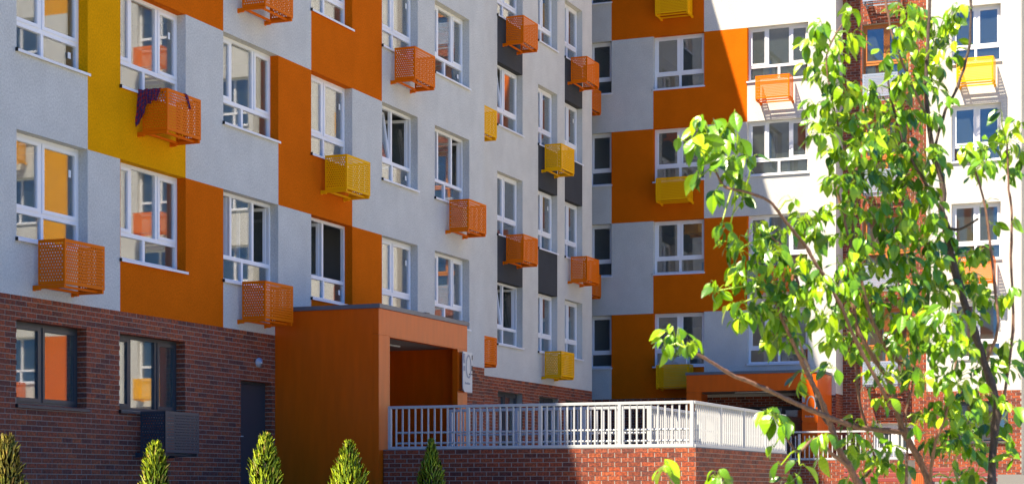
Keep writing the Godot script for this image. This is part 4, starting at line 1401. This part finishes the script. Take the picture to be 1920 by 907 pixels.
	var kinds := [leaf_mesh(0.25, 0.12, 0.2), leaf_mesh(0.45, 0.35, -0.3), leaf_mesh(0.12, 0.5, 0.3), leaf_mesh(0.6, 0.2, 0.0), leaf_mesh(0.3, -0.15, -0.5)]
	var twigs := MB.new()
	var leaves := []
	var sun_side := Vector3(-0.30, 0.80, 0.52)
	for c in clusters:
		var here := Vector2(c[0], c[1])
		var near = spine[0]
		for s in spine:
			if here.distance_to(s[0]) < here.distance_to(near[0]): near = s
		var dist := seen(near[1]).z + r.randf_range(-0.16, 0.16)
		var centre := place(c[0], c[1], dist)
		# a spur from the nearest stem
		var a: Vector3 = near[1]
		if a.distance_to(centre) > 0.02:
			var midp := a.lerp(centre, 0.5) + Vector3(r.randf_range(-0.01, 0.01), 0.012, r.randf_range(-0.01, 0.01))
			twigs.tube([a - base, midp - base, centre - base], [0.0032, 0.0026, 0.0018], 5)
		var spray: bool = c[3] <= 3 or (c[0] < 1520 and c[1] > 660) or (c[0] < 1400 and c[1] < 345)
		for k in (c[3] if spray else int(c[3] * (1.95 if c[1] < 600 else 1.6))):
			var spread: float = c[2] * dist / FOCAL
			var dir := Vector3(r.randf_range(-1, 1), r.randf_range(-1, 1), r.randf_range(-1, 1))
			while dir.length() > 1.0 or dir.length() < 0.1:
				dir = Vector3(r.randf_range(-1, 1), r.randf_range(-1, 1), r.randf_range(-1, 1))
			var root: Vector3 = centre + Vector3(dir.x, dir.y * 0.9 + 0.35, dir.z * 1.5) * spread
			var heading := (Vector3(dir.x * 0.75, -0.75 + dir.y * 0.45, dir.z * 0.75) + Vector3(r.randf_range(-0.3, 0.3), r.randf_range(-0.25, 0.35), r.randf_range(-0.3, 0.3))).normalized()
			var size := r.randf_range(0.040, 0.080)
			if not spray: size *= 0.80
			if r.randf() < 0.12: size *= 0.6
			var face := (Vector3(dir.x, 0.25, dir.z) * 0.8 + sun_side * r.randf_range(0.0, 0.9) + Vector3(r.randf_range(-0.7, 0.7), r.randf_range(-0.3, 0.5), r.randf_range(-0.7, 0.7)))
			face = (face - heading * face.dot(heading)).normalized()
			var yv := -heading
			var xv := yv.cross(face).normalized()
			var bs := Basis(xv, yv, face).scaled_local(Vector3(size * r.randf_range(0.85, 1.1), size, size))
			var pick := r.randf()
			var tone := 0 if pick < 0.36 else 1 if pick < 0.64 else 2 if pick < 0.80 else 3
			leaves.append([Transform3D(bs, root - base), r.randi_range(0, 4), tone, size * (1.2 if spray else 0.8) / dist])
			# leaf stalk back towards the spur
			var pet := centre.lerp(root, 0.15)
			twigs.tube([pet - base, pet.lerp(root, 0.6) + Vector3(0, 0.006, 0) - base, root - base], [0.0011, 0.0010, 0.0009], 4)
	part(t, "twigs", twigs.mesh(), M.leaf_2)
	leaves.sort_custom(func(x, y): return x[3] > y[3])
	var many := {}
	for k in leaves.size():
		var l = leaves[k]
		if k < 300:
			part(t, "leaf", kinds[l[1]], M["leaf_%d" % l[2]], l[0])
		else:
			var key := "%d %d" % [l[1], l[2]]
			if not many.has(key): many[key] = []
			many[key].append(l[0])
	for key in many:
		var mm := MultiMesh.new()
		mm.transform_format = MultiMesh.TRANSFORM_3D
		mm.mesh = kinds[int(key.split(" ")[0])]
		mm.instance_count = many[key].size()
		for k in many[key].size():
			mm.set_instance_transform(k, many[key][k])
		var mi := MultiMeshInstance3D.new()
		mi.name = "leaves"
		mi.multimesh = mm
		mi.material_override = M["leaf_%s" % key.split(" ")[1]]
		t.add_child(mi, true)
		mi.set_meta("kind", "stuff")
	print("leaves ", leaves.size())
